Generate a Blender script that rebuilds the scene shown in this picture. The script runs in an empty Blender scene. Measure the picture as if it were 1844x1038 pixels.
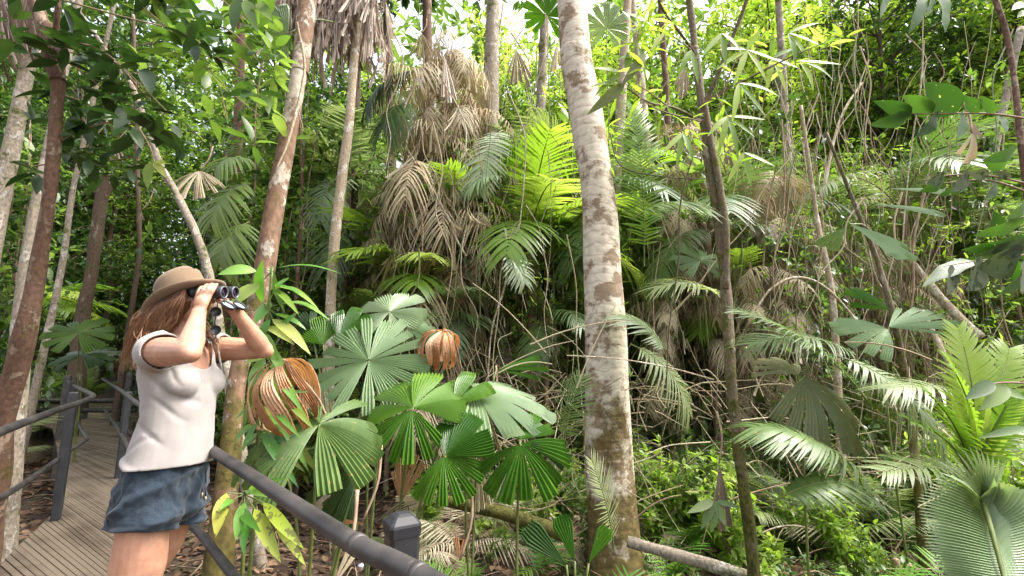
import bpy, bmesh, math, random
import numpy as np
from mathutils import Vector, Matrix, noise as mnoise
R = math.radians
rng = np.random.default_rng(11)
random.seed(5)
scene = bpy.context.scene
COL = scene.collection

# ------------------------------------------------------------------ camera, sky, sun, exposure
F, CX, CY, PITCH, CAMZ = 820.0, 922.0, 519.0, R(8.94), 1.37
cam_data = bpy.data.cameras.new('camera')
cam = bpy.data.objects.new('camera', cam_data); COL.objects.link(cam)
cam_data.sensor_width = 36; cam_data.lens = F / 1844 * 36
cam_data.clip_start = 0.05; cam_data.clip_end = 2000
cam.location = (0, 0, CAMZ); cam.rotation_euler = (R(90) + PITCH, 0, 0)
scene.camera = cam
SUN_EL, SUN_AZ = R(60), R(88)      # azimuth clockwise from +Y: high from the right
world = bpy.data.worlds.new('World'); scene.world = world; world.use_nodes = True
wn = world.node_tree.nodes; wl = world.node_tree.links; wn.clear()
sky = wn.new('ShaderNodeTexSky'); sky.sky_type = 'NISHITA'; sky.sun_disc = False
sky.sun_elevation = SUN_EL; sky.sun_rotation = SUN_AZ; sky.air_density = 1.0; sky.dust_density = 6.0; sky.ozone_density = 0.6
bg = wn.new('ShaderNodeBackground'); bg.inputs[1].default_value = 0.15
wo = wn.new('ShaderNodeOutputWorld')
hs = wn.new('ShaderNodeHueSaturation'); hs.inputs['Saturation'].default_value = 0.35    # thin white cloud over the blue
wl.new(sky.outputs[0], hs.inputs['Color']); wl.new(hs.outputs[0], bg.inputs[0]); wl.new(bg.outputs[0], wo.inputs[0])
sd = bpy.data.lights.new('sun', 'SUN'); sd.energy = 1.5; sd.angle = R(20); sd.color = (1, 0.95, 0.86)
sun = bpy.data.objects.new('sun', sd); COL.objects.link(sun)
sdir = Vector((math.sin(SUN_AZ) * math.cos(SUN_EL), math.cos(SUN_AZ) * math.cos(SUN_EL), math.sin(SUN_EL)))
sun.rotation_euler = sdir.to_track_quat('Z', 'Y').to_euler(); sun.location = (0, 0, 30)
scene.view_settings.view_transform = 'Standard'; scene.view_settings.look = 'None'
scene.view_settings.exposure = 2.1; scene.view_settings.gamma = 1
scene.render.engine = 'CYCLES'
cy = scene.cycles
cy.max_bounces = 7; cy.diffuse_bounces = 4; cy.glossy_bounces = 2; cy.transmission_bounces = 5; cy.transparent_max_bounces = 4
cy.caustics_reflective = False; cy.caustics_refractive = False; cy.use_denoising = True

# ------------------------------------------------------------------ pixel to world
def ray(px, py):
    x = (px - CX) / F; y = -(py - CY) / F
    c, s = math.cos(PITCH), math.sin(PITCH)
    return np.array([x, c - y * s, s + y * c])
def W(px, py, Y):
    d = ray(px, py); return np.array([0, 0, CAMZ]) + d * (Y / d[1])
def Zp(px, py, z):
    d = ray(px, py); return np.array([0, 0, CAMZ]) + d * ((z - CAMZ) / d[2])
def nrm(v):
    v = np.asarray(v, float); return v / (np.linalg.norm(v, axis=-1, keepdims=True) + 1e-9)
def ground_z(x, y):
    x = np.asarray(x, float); y = np.asarray(y, float)
    z = -0.52 + 0.07 * np.sin(x * 1.3 + 1) * np.cos(y * 1.1) + 0.05 * np.sin(x * 2.7 + y * 1.9) + 0.03 * np.sin(5.1 * x) * np.sin(4.3 * y + 2)
    z = z + 0.035 * np.maximum(y - 6, 0) + 0.10 * np.maximum(np.abs(x + 0.3 * y) - 9, 0) * (y > 0)
    return np.minimum(z, 6 + 0 * x)

# ------------------------------------------------------------------ objects
def tag(o, label=None, cat=None, group=None, kind=None):
    if label: o['label'] = label
    if cat: o['category'] = cat
    if group: o['group'] = group
    if kind: o['kind'] = kind
    return o
def empty(name, loc, label, cat, group=None):
    o = bpy.data.objects.new(name, None); COL.objects.link(o); o.location = tuple(loc)
    o.empty_display_size = 0.1
    tag(o, label, cat, group); return o
def kids(o): return KID.get(o.name, [])
KID = {}
def link(o, parent):
    COL.objects.link(o)
    if parent:
        o.parent = parent; KID.setdefault(parent.name, []).append(o)
    return o
def copy_tree(src, loc, rz=0, sc=1, label=None, tilt=(0, 0)):
    r = src.copy(); COL.objects.link(r); r.location = tuple(loc); r.rotation_euler = (tilt[0], tilt[1], rz); r.scale = (sc, sc, sc)
    if label: r['label'] = label
    for ch in kids(src):
        c = ch.copy(); link(c, r)
        for g in kids(ch):
            link(g.copy(), c)
    return r

class G:
    """mesh accumulator (vertices, faces of mixed size, one random number per leaf)"""
    def __init__(s): s.V = []; s.Fc = []; s.Rn = []; s.M = []; s.n = 0
    def add(s, v, faces, rnd=0.5, mat=0):
        v = np.asarray(v, float); m = len(v)
        s.V.append(v); s.Rn.append(np.full(m, rnd) if np.isscalar(rnd) else np.asarray(rnd))
        for f in faces:
            f = np.asarray(f, int)
            if len(f): s.Fc.append(f + s.n); s.M.append(np.full(len(f), mat))
        s.n += m
    def inst(s, tv, tf, M, pos, rnd, mat=0):
        n = len(pos); k = len(tv)
        v = np.einsum('nij,kj->nki', M, tv) + pos[:, None, :]
        off = (np.arange(n) * k)[:, None, None]
        s.add(v.reshape(-1, 3), [(np.asarray(f)[None] + off).reshape(-1, np.asarray(f).shape[1]) for f in tf], np.repeat(rnd, k), mat)
    def build(s, name, mats, parent=None, smooth=True, origin=None):
        V = np.concatenate(s.V).astype(np.float32); Rn = np.concatenate(s.Rn).astype(np.float32)
        if origin is not None: V = V - np.asarray(origin, np.float32)
        me = bpy.data.meshes.new(name)
        sizes = np.concatenate([np.full(len(f), f.shape[1]) for f in s.Fc]); loops = np.concatenate([f.ravel() for f in s.Fc])
        starts = np.concatenate([[0], np.cumsum(sizes)[:-1]])
        me.vertices.add(len(V)); me.loops.add(len(loops)); me.polygons.add(len(sizes))
        me.vertices.foreach_set('co', V.ravel()); me.loops.foreach_set('vertex_index', loops.astype(np.int32))
        me.polygons.foreach_set('loop_start', starts.astype(np.int32))
        me.update(calc_edges=True)
        me.polygons.foreach_set('material_index', np.concatenate(s.M).astype(np.int32))
        me.polygons.foreach_set('use_smooth', np.full(len(sizes), smooth))
        a = me.attributes.new('rnd', 'FLOAT', 'POINT'); a.data.foreach_set('value', Rn)
        for m in (mats if isinstance(mats, (list, tuple)) else [mats]): me.materials.append(m)
        o = bpy.data.objects.new(name, me); link(o, parent)
        if origin is not None and parent is None: o.location = tuple(origin)
        return o

def spline(P, n):
    P = np.asarray(P, float)
    if len(P) == 2: P = np.array([P[0], (P[0] + P[1]) / 2, P[1]])
    E = np.vstack([2 * P[0] - P[1], P, 2 * P[-1] - P[-2]])
    u = np.linspace(0, len(P) - 1 - 1e-6, n); i = u.astype(int); t = (u - i)[:, None]
    a, b, c, d = E[i], E[i + 1], E[i + 2], E[i + 3]
    return 0.5 * (2 * b + (c - a) * t + (2 * a - 5 * b + 4 * c - d) * t * t + (3 * b - 3 * c + d - a) * t ** 3)
def tube(g, P, rad, seg=8, n=None, rnd=0.5, mat=0, lump=0.0, freq=6.0, cap=True, flat=1.0):
    n = n or max(6, len(P) * 4)
    Q = spline(P, n); rad = np.atleast_1d(np.asarray(rad, float))
    rr = np.interp(np.linspace(0, 1, n), np.linspace(0, 1, len(rad)), rad) if len(rad) > 1 else np.full(n, rad[0])
    T = nrm(np.gradient(Q, axis=0)); ref = np.array([0.0, 0, 1]) if abs(T[0][2]) < 0.8 else np.array([1.0, 0, 0])
    A = nrm(np.cross(T, ref)); B = np.cross(T, A)
    th = np.linspace(0, 2 * np.pi, seg, endpoint=False)
    D = A[:, None] * np.cos(th)[None, :, None] + B[:, None] * np.sin(th)[None, :, None] * flat
    r2 = np.repeat(rr[:, None], seg, 1)
    if lump:
        X = Q[:, None] + D * r2[..., None]
        k = np.array([[mnoise.noise(Vector((X[i, j] * [freq, freq, freq * .5]).tolist())) for j in range(seg)] for i in range(n)])
        r2 = r2 * (1 + lump * k)
    V = (Q[:, None] + D * r2[..., None]).reshape(-1, 3)
    i = np.arange(n - 1)[:, None] * seg; j = np.arange(seg)[None]
    f = np.stack([i + j, i + (j + 1) % seg, i + seg + (j + 1) % seg, i + seg + j], -1).reshape(-1, 4)
    fs = [f]
    if cap: fs += [np.arange(seg)[None, ::-1], (np.arange(seg) + (n - 1) * seg)[None]]
    g.add(V, fs, rnd, mat)

# leaf templates: base at origin, grows along +Y, faces +Z
def leaf_tmpl(w=0.35, rows=3, droop=0.15, fold=0.15, peak=0.45):
    v = [[0, 0, 0]]; f3 = []; f4 = []
    ts = np.linspace(0, 1, rows + 2)[1:-1]
    for t in ts:
        hw = w / 2 * (math.sin(math.pi * t ** (math.log(0.5) / math.log(peak)))) ** 0.75 * (1 - .3 * t ** 3)
        z = -droop * t * t
        v += [[-hw, t, z + fold * hw], [0, t, z], [hw, t, z + fold * hw]]
    v.append([0, 1, -droop])
    f3 += [[0, 2, 1], [0, 3, 2]]
    for r in range(rows - 1):
        a = 1 + 3 * r; f4 += [[a, a + 1, a + 4, a + 3], [a + 1, a + 2, a + 5, a + 4]]
    a = 1 + 3 * (rows - 1); e = len(v) - 1
    f3 += [[a, a + 1, e], [a + 1, a + 2, e]]
    out = [np.array(f3)]
    if f4: out.append(np.array(f4))
    return np.array(v, float), out
def frames(d, up):
    d = nrm(d); s = nrm(np.cross(d, up)); n = np.cross(s, d)
    return np.stack([s, d, n], -1)
def rdir(n, zmin=-1, zmax=1):
    z = rng.uniform(zmin, zmax, n); a = rng.uniform(0, 2 * np.pi, n); r = np.sqrt(np.maximum(0, 1 - z * z))
    return np.stack([r * np.cos(a), r * np.sin(a), z], -1)
T_BIG = leaf_tmpl(0.42, 4, 0.22, 0.25); T_MID = leaf_tmpl(0.4, 2, 0.15, 0.3); T_NAR = leaf_tmpl(0.2, 3, 0.25, 0.3)
T_SML = (np.array([[0, 0, 0], [-.2, .45, .04], [0, 1, -.1], [.2, .45, .04]], float), [np.array([[0, 3, 2], [0, 2, 1]])])
T_OVAL = leaf_tmpl(0.55, 4, 0.12, 0.2, 0.5)
def rosette(g, C, size, nper, tmpl, spread=0.8, up=0.3, var=0.35, mat=0):
    """leaf rosettes round each centre"""
    n = len(C) * nper; P = np.repeat(C, nper, 0); d = rdir(n); d[:, 2] = d[:, 2] * spread + up; d = nrm(d)
    s = np.repeat(np.broadcast_to(size, len(C)), nper) * rng.uniform(1 - var, 1 + var, n)
    M = frames(d, nrm(rdir(n) * 0.35 + [0, 0, 1])) * s[:, None, None]
    g.inst(tmpl[0], tmpl[1], M, P + d * s[:, None] * 0.12, np.repeat(rng.random(len(C)), nper) * 0.6 + rng.random(n) * 0.4, mat)

# ------------------------------------------------------------------ materials
def new_mat(name):
    m = bpy.data.materials.new(name); m.use_nodes = True; nt = m.node_tree; nt.nodes.clear()
    out = nt.nodes.new('ShaderNodeOutputMaterial'); p = nt.nodes.new('ShaderNodeBsdfPrincipled')
    nt.links.new(p.outputs[0], out.inputs[0]); return m, nt, p, out
def N(nt, t, **k):
    n = nt.nodes.new('ShaderNode' + t)
    for a, b in k.items():
        if a.startswith('i_'): n.inputs[a[2:].replace('_', ' ')].default_value = b
        else: setattr(n, a, b)
    return n
def ramp(nt, stops):
    r = nt.nodes.new('ShaderNodeValToRGB'); e = r.color_ramp.elements
    while len(e) < len(stops): e.new(0.5)
    for q, (p, c) in zip(e, stops): q.position = p; q.color = (*c, 1) if len(c) == 3 else c
    return r
def leafmat(name, cols, rough=0.42, trans=0.4, spot=0.0, spec=0.5, tint=(1.15, 1.2, 0.6), scale=9, spotcol=(0.32, 0.22, 0.06)):
    m, nt, p, out = new_mat(name); L = nt.links.new
    at = N(nt, 'Attribute', attribute_name='rnd'); oi = N(nt, 'ObjectInfo')
    tc = N(nt, 'TexCoord'); nz = N(nt, 'TexNoise', i_Scale=scale, i_Detail=3.0)
    L(tc.outputs['Object'], nz.inputs['Vector'])
    a = N(nt, 'Math', operation='MULTIPLY_ADD'); L(at.outputs['Fac'], a.inputs[0]); a.inputs[1].default_value = 0.75; a.inputs[2].default_value = 0.0
    b = N(nt, 'Math', operation='MULTIPLY_ADD'); L(oi.outputs['Random'], b.inputs[0]); b.inputs[1].default_value = 0.2; L(a.outputs[0], b.inputs[2])
    c = N(nt, 'Math', operation='MULTIPLY_ADD'); L(nz.outputs['Fac'], c.inputs[0]); c.inputs[1].default_value = 0.5; L(b.outputs[0], c.inputs[2])
    d = N(nt, 'Math', operation='SUBTRACT'); L(c.outputs[0], d.inputs[0]); d.inputs[1].default_value = 0.2
    k = len(cols); rp = ramp(nt, [((i + .5) / k, q) for i, q in enumerate(cols)]); L(d.outputs[0], rp.inputs[0])
    col = rp.outputs[0]
    if spot:
        n2 = N(nt, 'TexNoise', i_Scale=38.0, i_Detail=2.0); L(tc.outputs['Object'], n2.inputs['Vector'])
        th = ramp(nt, [(1 - spot - .03, (0, 0, 0)), (1 - spot, (1, 1, 1))]); L(n2.outputs['Fac'], th.inputs[0])
        mx = N(nt, 'Mix', data_type='RGBA'); L(th.outputs[0], mx.inputs[0]); L(col, mx.inputs[6]); mx.inputs[7].default_value = (*spotcol, 1)
        col = mx.outputs[2]
    L(col, p.inputs['Base Color']); p.inputs['Roughness'].default_value = rough; p.inputs['Specular IOR Level'].default_value = spec
    tr = N(nt, 'BsdfTranslucent'); vm = N(nt, 'Mix', data_type='RGBA', blend_type='MULTIPLY'); vm.inputs[0].default_value = 1
    L(col, vm.inputs[6]); vm.inputs[7].default_value = (*[t * 1.5 for t in tint], 1); L(vm.outputs[2], tr.inputs['Color'])
    ms = N(nt, 'MixShader'); ms.inputs[0].default_value = trans; L(p.outputs[0], ms.inputs[1]); L(tr.outputs[0], ms.inputs[2]); L(ms.outputs[0], out.inputs[0])
    return m
def barkmat(name, base, patch, moss, thr=0.52, mossthr=0.6, sc=6.0, stretch=0.45, bump=0.5, mossz=None, rings=0.0, mottle=0.5):
    """base bark colour, patches of a second colour, moss patches (more near the foot)"""
    m, nt, p, out = new_mat(name); L = nt.links.new
    tc = N(nt, 'TexCoord'); mp = N(nt, 'Mapping'); L(tc.outputs['Object'], mp.inputs[0])
    mp.inputs['Scale'].default_value = (1, 1, 1 / stretch if stretch > 1 else 1.0 / max(stretch, .01) * .45)
    n1 = N(nt, 'TexNoise', i_Scale=sc, i_Detail=8.0, i_Roughness=0.68); L(mp.outputs[0], n1.inputs[0])
    n2 = N(nt, 'TexNoise', i_Scale=sc * 6, i_Detail=5.0); L(mp.outputs[0], n2.inputs[0])
    n3 = N(nt, 'TexNoise', i_Scale=sc * 0.55, i_Detail=9.0, i_Roughness=0.7); L(tc.outputs['Object'], n3.inputs[0])
    r1 = ramp(nt, [(thr - .025, (0, 0, 0)), (thr + .02, (1, 1, 1))]); L(n1.outputs['Fac'], r1.inputs[0])
    fine = ramp(nt, [(.3, [c * (1 - mottle) for c in base]), (.65, base)]); L(n2.outputs['Fac'], fine.inputs[0])
    pf = ramp(nt, [(.3, [c * (1 - mottle) for c in patch]), (.7, patch)]); L(n2.outputs['Fac'], pf.inputs[0])
    mx = N(nt, 'Mix', data_type='RGBA'); L(r1.outputs[0], mx.inputs[0]); L(fine.outputs[0], mx.inputs[6]); L(pf.outputs[0], mx.inputs[7])
    fac = n3.outputs['Fac']
    if mossz:
        sx = N(nt, 'SeparateXYZ'); L(tc.outputs['Object'], sx.inputs[0])
        mr = N(nt, 'MapRange'); L(sx.outputs[2], mr.inputs[0]); mr.inputs[1].default_value = mossz[0]; mr.inputs[2].default_value = mossz[1]
        mr.inputs[3].default_value = mossz[2]; mr.inputs[4].default_value = 0
        ad = N(nt, 'Math', operation='ADD'); L(fac, ad.inputs[0]); L(mr.outputs[0], ad.inputs[1]); fac = ad.outputs[0]
    r2 = ramp(nt, [(mossthr - .04, (0, 0, 0)), (mossthr + .04, (1, 1, 1))]); L(fac, r2.inputs[0])
    mf = ramp(nt, [(.35, [c * .45 for c in moss]), (.7, moss)]); L(n2.outputs['Fac'], mf.inputs[0])
    m2 = N(nt, 'Mix', data_type='RGBA'); L(r2.outputs[0], m2.inputs[0]); L(mx.outputs[2], m2.inputs[6]); L(mf.outputs[0], m2.inputs[7])
    col = m2.outputs[2]
    h = N(nt, 'Math', operation='MULTIPLY_ADD'); L(n2.outputs['Fac'], h.inputs[0]); h.inputs[1].default_value = .6; L(r1.outputs[0], h.inputs[2])
    hh = h.outputs[0]
    if rings:
        wv = N(nt, 'TexWave', wave_type='BANDS', bands_direction='Z', i_Scale=rings, i_Distortion=6.0, i_Detail=3.0); wv.inputs['Detail Scale'].default_value = 1.2
        L(tc.outputs['Object'], wv.inputs[0])
        rr = ramp(nt, [(.0, (.55, .5, .45)), (.16, (1, 1, 1))]); L(wv.outputs['Fac'], rr.inputs[0])
        m3 = N(nt, 'Mix', data_type='RGBA', blend_type='MULTIPLY'); m3.inputs[0].default_value = .5; L(col, m3.inputs[6]); L(rr.outputs[0], m3.inputs[7]); col = m3.outputs[2]
        ah = N(nt, 'Math', operation='ADD'); wm = N(nt, 'Math', operation='MULTIPLY'); L(wv.outputs['Fac'], wm.inputs[0]); wm.inputs[1].default_value = .2; L(hh, ah.inputs[0]); L(wm.outputs[0], ah.inputs[1]); hh = ah.outputs[0]
    bp = N(nt, 'Bump', i_Strength=bump, i_Distance=0.012); L(hh, bp.inputs['Height']); L(bp.outputs[0], p.inputs['Normal'])
    L(col, p.inputs['Base Color']); p.inputs['Roughness'].default_value = .85; p.inputs['Specular IOR Level'].default_value = .25
    return m
def plain(name, col, rough=.6, noise=0.25, sc=20, bump=0.1, metal=0, spec=.4, dist=.004, col2=None):
    m, nt, p, out = new_mat(name); L = nt.links.new
    tc = N(nt, 'TexCoord'); n1 = N(nt, 'TexNoise', i_Scale=float(sc), i_Detail=6.0); L(tc.outputs['Object'], n1.inputs[0])
    rp = ramp(nt, [(.3, [c * (1 - noise) for c in col]), (.7, col2 or [c * (1 + noise * .5) for c in col])]); L(n1.outputs['Fac'], rp.inputs[0])
    L(rp.outputs[0], p.inputs['Base Color']); p.inputs['Roughness'].default_value = rough; p.inputs['Metallic'].default_value = metal
    p.inputs['Specular IOR Level'].default_value = spec
    if bump:
        bp = N(nt, 'Bump', i_Strength=bump * 5 if bump < .2 else bump, i_Distance=dist); L(n1.outputs['Fac'], bp.inputs['Height']); L(bp.outputs[0], p.inputs['Normal'])
    return m

M = dict(
    vivid=leafmat('vivid palm leaf', [(.03, .095, .008), (.065, .16, .014), (.13, .24, .03)], .33, .35, scale=4, spot=.24, spotcol=(.2, .22, .04)),
    silver=leafmat('silvery palm leaf', [(.14, .21, .10), (.20, .275, .15), (.29, .35, .225)], .32, .25, scale=5, spot=.22, spotcol=(.2, .2, .08)),
    olive=leafmat('light olive palm leaf', [(.07, .125, .03), (.115, .18, .05), (.18, .235, .09)], .42, .3, scale=5, spot=.3, spotcol=(.25, .2, .07)),
    dullfan=leafmat('faded palm leaf', [(.15, .17, .085), (.22, .23, .13), (.31, .29, .19)], .6, .2, scale=6, spot=.3),
    corner=leafmat('grey green pleated leaf', [(.15, .22, .10), (.20, .27, .14), (.27, .33, .20)], .4, .3, scale=3),
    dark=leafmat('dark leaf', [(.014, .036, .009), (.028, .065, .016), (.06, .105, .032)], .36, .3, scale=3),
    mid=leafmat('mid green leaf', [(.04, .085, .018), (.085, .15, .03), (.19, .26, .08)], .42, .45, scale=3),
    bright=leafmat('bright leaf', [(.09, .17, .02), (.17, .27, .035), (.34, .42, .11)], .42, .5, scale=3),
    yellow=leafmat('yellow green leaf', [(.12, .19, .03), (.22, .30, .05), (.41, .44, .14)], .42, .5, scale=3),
    strap=leafmat('long leaf', [(.05, .15, .02), (.09, .22, .03), (.17, .31, .06)], .33, .35, scale=4, spot=.27, spotcol=(.3, .32, .06)),
    strapy=leafmat('spotted yellowing leaf', [(.17, .25, .02), (.26, .32, .04), (.38, .38, .07)], .4, .35, scale=4, spot=.4, spotcol=(.12, .13, .03)),
    rattan=leafmat('rattan leaf', [(.06, .11, .035), (.13, .18, .07), (.25, .29, .14)], .45, .35, scale=3),
    dry=leafmat('dry leaf', [(.20, .155, .085), (.36, .30, .19), (.52, .46, .33)], .75, .15, tint=(1, .85, .6), spec=.2, scale=4),
    cage=leafmat('curled brown leaf', [(.20, .095, .04), (.38, .20, .095), (.55, .38, .24)], .5, .25, tint=(1.1, .75, .4), scale=6, spot=.3, spotcol=(.13, .05, .015)),
    skirt=leafmat('dead palm skirt', [(.17, .125, .095), (.34, .265, .21), (.54, .46, .39)], .8, .08, tint=(1, .85, .7), spec=.15, scale=5),
    litter=leafmat('leaf litter', [(.035, .02, .012), (.10, .055, .03), (.24, .15, .09)], .75, .05, tint=(1, .8, .6), spec=.3, scale=5),
    big=leafmat('large dark leaf', [(.022, .06, .010), (.035, .09, .014), (.055, .12, .02)], .5, .45, scale=3, spot=.25, spotcol=(.3, .33, .12)),
    grey=leafmat('sky sheen grey leaf', [(.04, .065, .032), (.07, .095, .055), (.115, .135, .09)], .75, .2, scale=14, spot=.4, spotcol=(.03, .05, .02), spec=.15),  # sky reflection is put into this grey; the dark spots are the leaf's own
    spotted=barkmat('spotted pale bark', (.60, .53, .43), (.28, .205, .14), (.17, .125, .045), .54, .59, sc=2.6, stretch=.38, mossz=(0.0, 2.3, .24), rings=3.0, bump=.5, mottle=.3),
    redbark=barkmat('reddish pale bark', (.20, .12, .075), (.46, .39, .31), (.12, .095, .025), .55, .6, sc=4.5, stretch=.7, mossz=(.3, 2.6, .26), bump=.6),
    thinbark=barkmat('thin pale bark', (.40, .32, .22), (.62, .56, .46), (.16, .14, .05), .55, .66, sc=9, stretch=.6),
    brownbark=barkmat('reddish brown bark', (.14, .080, .052), (.29, .21, .15), (.14, .10, .03), .56, .63, sc=8, stretch=1.5, bump=.7),
    mossbark=barkmat('mossy bark', (.17, .13, .085), (.36, .31, .24), (.115, .11, .025), .58, .56, sc=12, stretch=1, mossz=(0.3, 2.6, .22), bump=.9),
    darkbark=barkmat('dark bark', (.10, .07, .045), (.24, .2, .15), (.07, .075, .02), .6, .6, sc=8, stretch=1, bump=.8),
    greybark=barkmat('grey bark', (.30, .25, .19), (.48, .43, .36), (.11, .12, .03), .55, .58, sc=8, stretch=.7, bump=.7),
    twig=plain('twig', (.26, .18, .12), .85, .5, 14),
    greenstem=plain('green stem', (.12, .15, .04), .5, .4, 14),
)
# ------------------------------------------------------------------ ground
def build_ground():
    a = np.unique(np.concatenate([np.linspace(-14, 14, 150), np.linspace(-400, 400, 60)]))
    b = np.unique(np.concatenate([np.linspace(-3, 18, 130), np.linspace(-400, 400, 60)]))
    X, Y = np.meshgrid(a, b); Z = ground_z(X, Y)
    far = np.clip((np.hypot(X, Y) - 60) / 100, 0, 1); Z = Z * (1 - far) + 1.5 * far
    V = np.stack([X, Y, Z], -1).reshape(-1, 3); w = len(a)
    i = (np.arange(len(b) - 1)[:, None] * w + np.arange(w - 1)[None]).ravel()
    g = G(); g.add(V, [np.stack([i, i + 1, i + w + 1, i + w], -1)])
    m, nt, p, out = new_mat('forest soil'); L = nt.links.new
    tc = N(nt, 'TexCoord'); n1 = N(nt, 'TexNoise', i_Scale=14.0, i_Detail=10.0, i_Roughness=.75); L(tc.outputs['Object'], n1.inputs[0])
    n2 = N(nt, 'TexNoise', i_Scale=1.3, i_Detail=4.0); L(tc.outputs['Object'], n2.inputs[0])
    r = ramp(nt, [(.3, (.018, .011, .007)), (.5, (.06, .035, .02)), (.62, (.14, .085, .05)), (.75, (.22, .16, .10))]); L(n1.outputs[0], r.inputs[0])
    r2 = ramp(nt, [(.45, (1, 1, 1)), (.62, (.55, .75, .35))]); L(n2.outputs[0], r2.inputs[0])
    mx = N(nt, 'Mix', data_type='RGBA', blend_type='MULTIPLY'); mx.inputs[0].default_value = .8
    L(r.outputs[0], mx.inputs[6]); L(r2.outputs[0], mx.inputs[7]); L(mx.outputs[2], p.inputs['Base Color']); p.inputs['Roughness'].default_value = .9
    bp = N(nt, 'Bump', i_Strength=1.0, i_Distance=.03); L(n1.outputs[0], bp.inputs['Height']); L(bp.outputs[0], p.inputs['Normal'])
    tag(g.build('ground', m), kind='structure')
build_ground()

# fallen leaves on the soil (uncountable)
def build_litter():
    g = G(); n = 26000
    X = rng.uniform(-9, 8, n); Y = rng.uniform(.6, 1, n) * 0 + rng.uniform(0.8, 9.5, n) ** 1.0
    keep = np.abs(X) < Y * 1.35 + 1; X, Y = X[keep], Y[keep]; n = len(X)
    P = np.stack([X, Y, ground_z(X, Y) + rng.uniform(.0, .05, n)], -1)
    d = rdir(n, -.25, .35); M_ = frames(d, nrm(rdir(n) * .8 + [0, 0, 1])) * (rng.uniform(.05, .16, n))[:, None, None]
    g.inst(T_MID[0], T_MID[1], M_, P, rng.random(n))
    o = g.build('leaf_litter', M['litter']); tag(o, 'brown fallen leaves strewn over the forest floor', 'leaf litter', kind='stuff')
    g = G()
    for k in range(420):                      # fallen twigs
        x, y = rng.uniform(-6, 7), rng.uniform(1.5, 8.5); a = rng.uniform(0, 6.3); l = rng.uniform(.25, 1.3)
        q = np.array([[x + math.cos(a) * l * t, y + math.sin(a) * l * t, 0] for t in np.linspace(0, 1, 4)]); q[:, :2] += rng.normal(0, .04, (4, 2))
        q[:, 2] = ground_z(q[:, 0], q[:, 1]) + rng.uniform(.01, .14) + rng.uniform(0, .12) * np.array([0, 1, .7, 0])
        tube(g, q, [rng.uniform(.003, .011), .002], 5, 8, rng.random(), cap=False)
    tag(g.build('fallen_twigs', M['twig']), 'thin dead twigs lying among the fallen leaves', 'twigs', kind='stuff')
build_litter()

# ------------------------------------------------------------------ boardwalk
def deck_mat():
    m, nt, p, out = new_mat('weathered boards'); L = nt.links.new
    tc = N(nt, 'TexCoord'); at = N(nt, 'Attribute', attribute_name='rnd')
    n0 = N(nt, 'TexNoise', i_Scale=2.2, i_Detail=6.0); L(tc.outputs['Object'], n0.inputs[0])
    mp = N(nt, 'Mapping'); L(tc.outputs['Object'], mp.inputs[0]); mp.inputs['Rotation'].default_value = (0, 0, R(-45)); mp.inputs['Scale'].default_value = (4, 70, 70)
    n1 = N(nt, 'TexNoise', i_Scale=1.0, i_Detail=5.0); L(mp.outputs[0], n1.inputs[0])
    a = N(nt, 'Math', operation='MULTIPLY_ADD'); L(n1.outputs[0], a.inputs[0]); a.inputs[1].default_value = .55; 
    b = N(nt, 'Math', operation='MULTIPLY_ADD'); L(at.outputs['Fac'], b.inputs[0]); b.inputs[1].default_value = .28; L(n0.outputs[0], b.inputs[2]); L(b.outputs[0], a.inputs[2])
    r = ramp(nt, [(.5, (.024, .018, .012)), (.75, (.068, .047, .030)), (1.0, (.13, .100, .070))]); L(a.outputs[0], r.inputs[0])
    L(r.outputs[0], p.inputs['Base Color']); p.inputs['Roughness'].default_value = .62
    bp = N(nt, 'Bump', i_Strength=.6, i_Distance=.004); L(n1.outputs[0], bp.inputs['Height']); L(bp.outputs[0], p.inputs['Normal'])
    return m
DECK = deck_mat()
def boards(g, Lp, Rp, w=.088, gap=.016, th=.04, z=0.0):
    Lp = np.asarray(Lp)[:, :2]; Rp = np.asarray(Rp)[:, :2]
    for k in range(len(Lp) - 1):
        l0, l1, r0, r1 = Lp[k], Lp[k + 1], Rp[k], Rp[k + 1]
        n = max(1, int(round((np.linalg.norm(l1 - l0) + np.linalg.norm(r1 - r0)) / 2 / (w + gap))))
        for i in range(n):
            a, b = i / n, (i + 1) / n; gg = gap / (w + gap) / n
            q = [l0 + (l1 - l0) * a, r0 + (r1 - r0) * a, r0 + (r1 - r0) * (b - gg), l0 + (l1 - l0) * (b - gg)]
            e = rng.uniform(-.012, .012, 2); dz = rng.uniform(-.002, .002)
            d = nrm(q[1] - q[0]); q[0] = q[0] + d * e[0]; q[3] = q[3] + d * e[0]; q[1] = q[1] + d * e[1]; q[2] = q[2] + d * e[1]
            V = [(*p, z - th) for p in q] + [(*p, z + dz) for p in q]
            g.add(V, [[[3, 2, 1, 0], [4, 5, 6, 7], [0, 1, 5, 4], [1, 2, 6, 5], [2, 3, 7, 6], [3, 0, 4, 7]]], rng.random())
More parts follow.
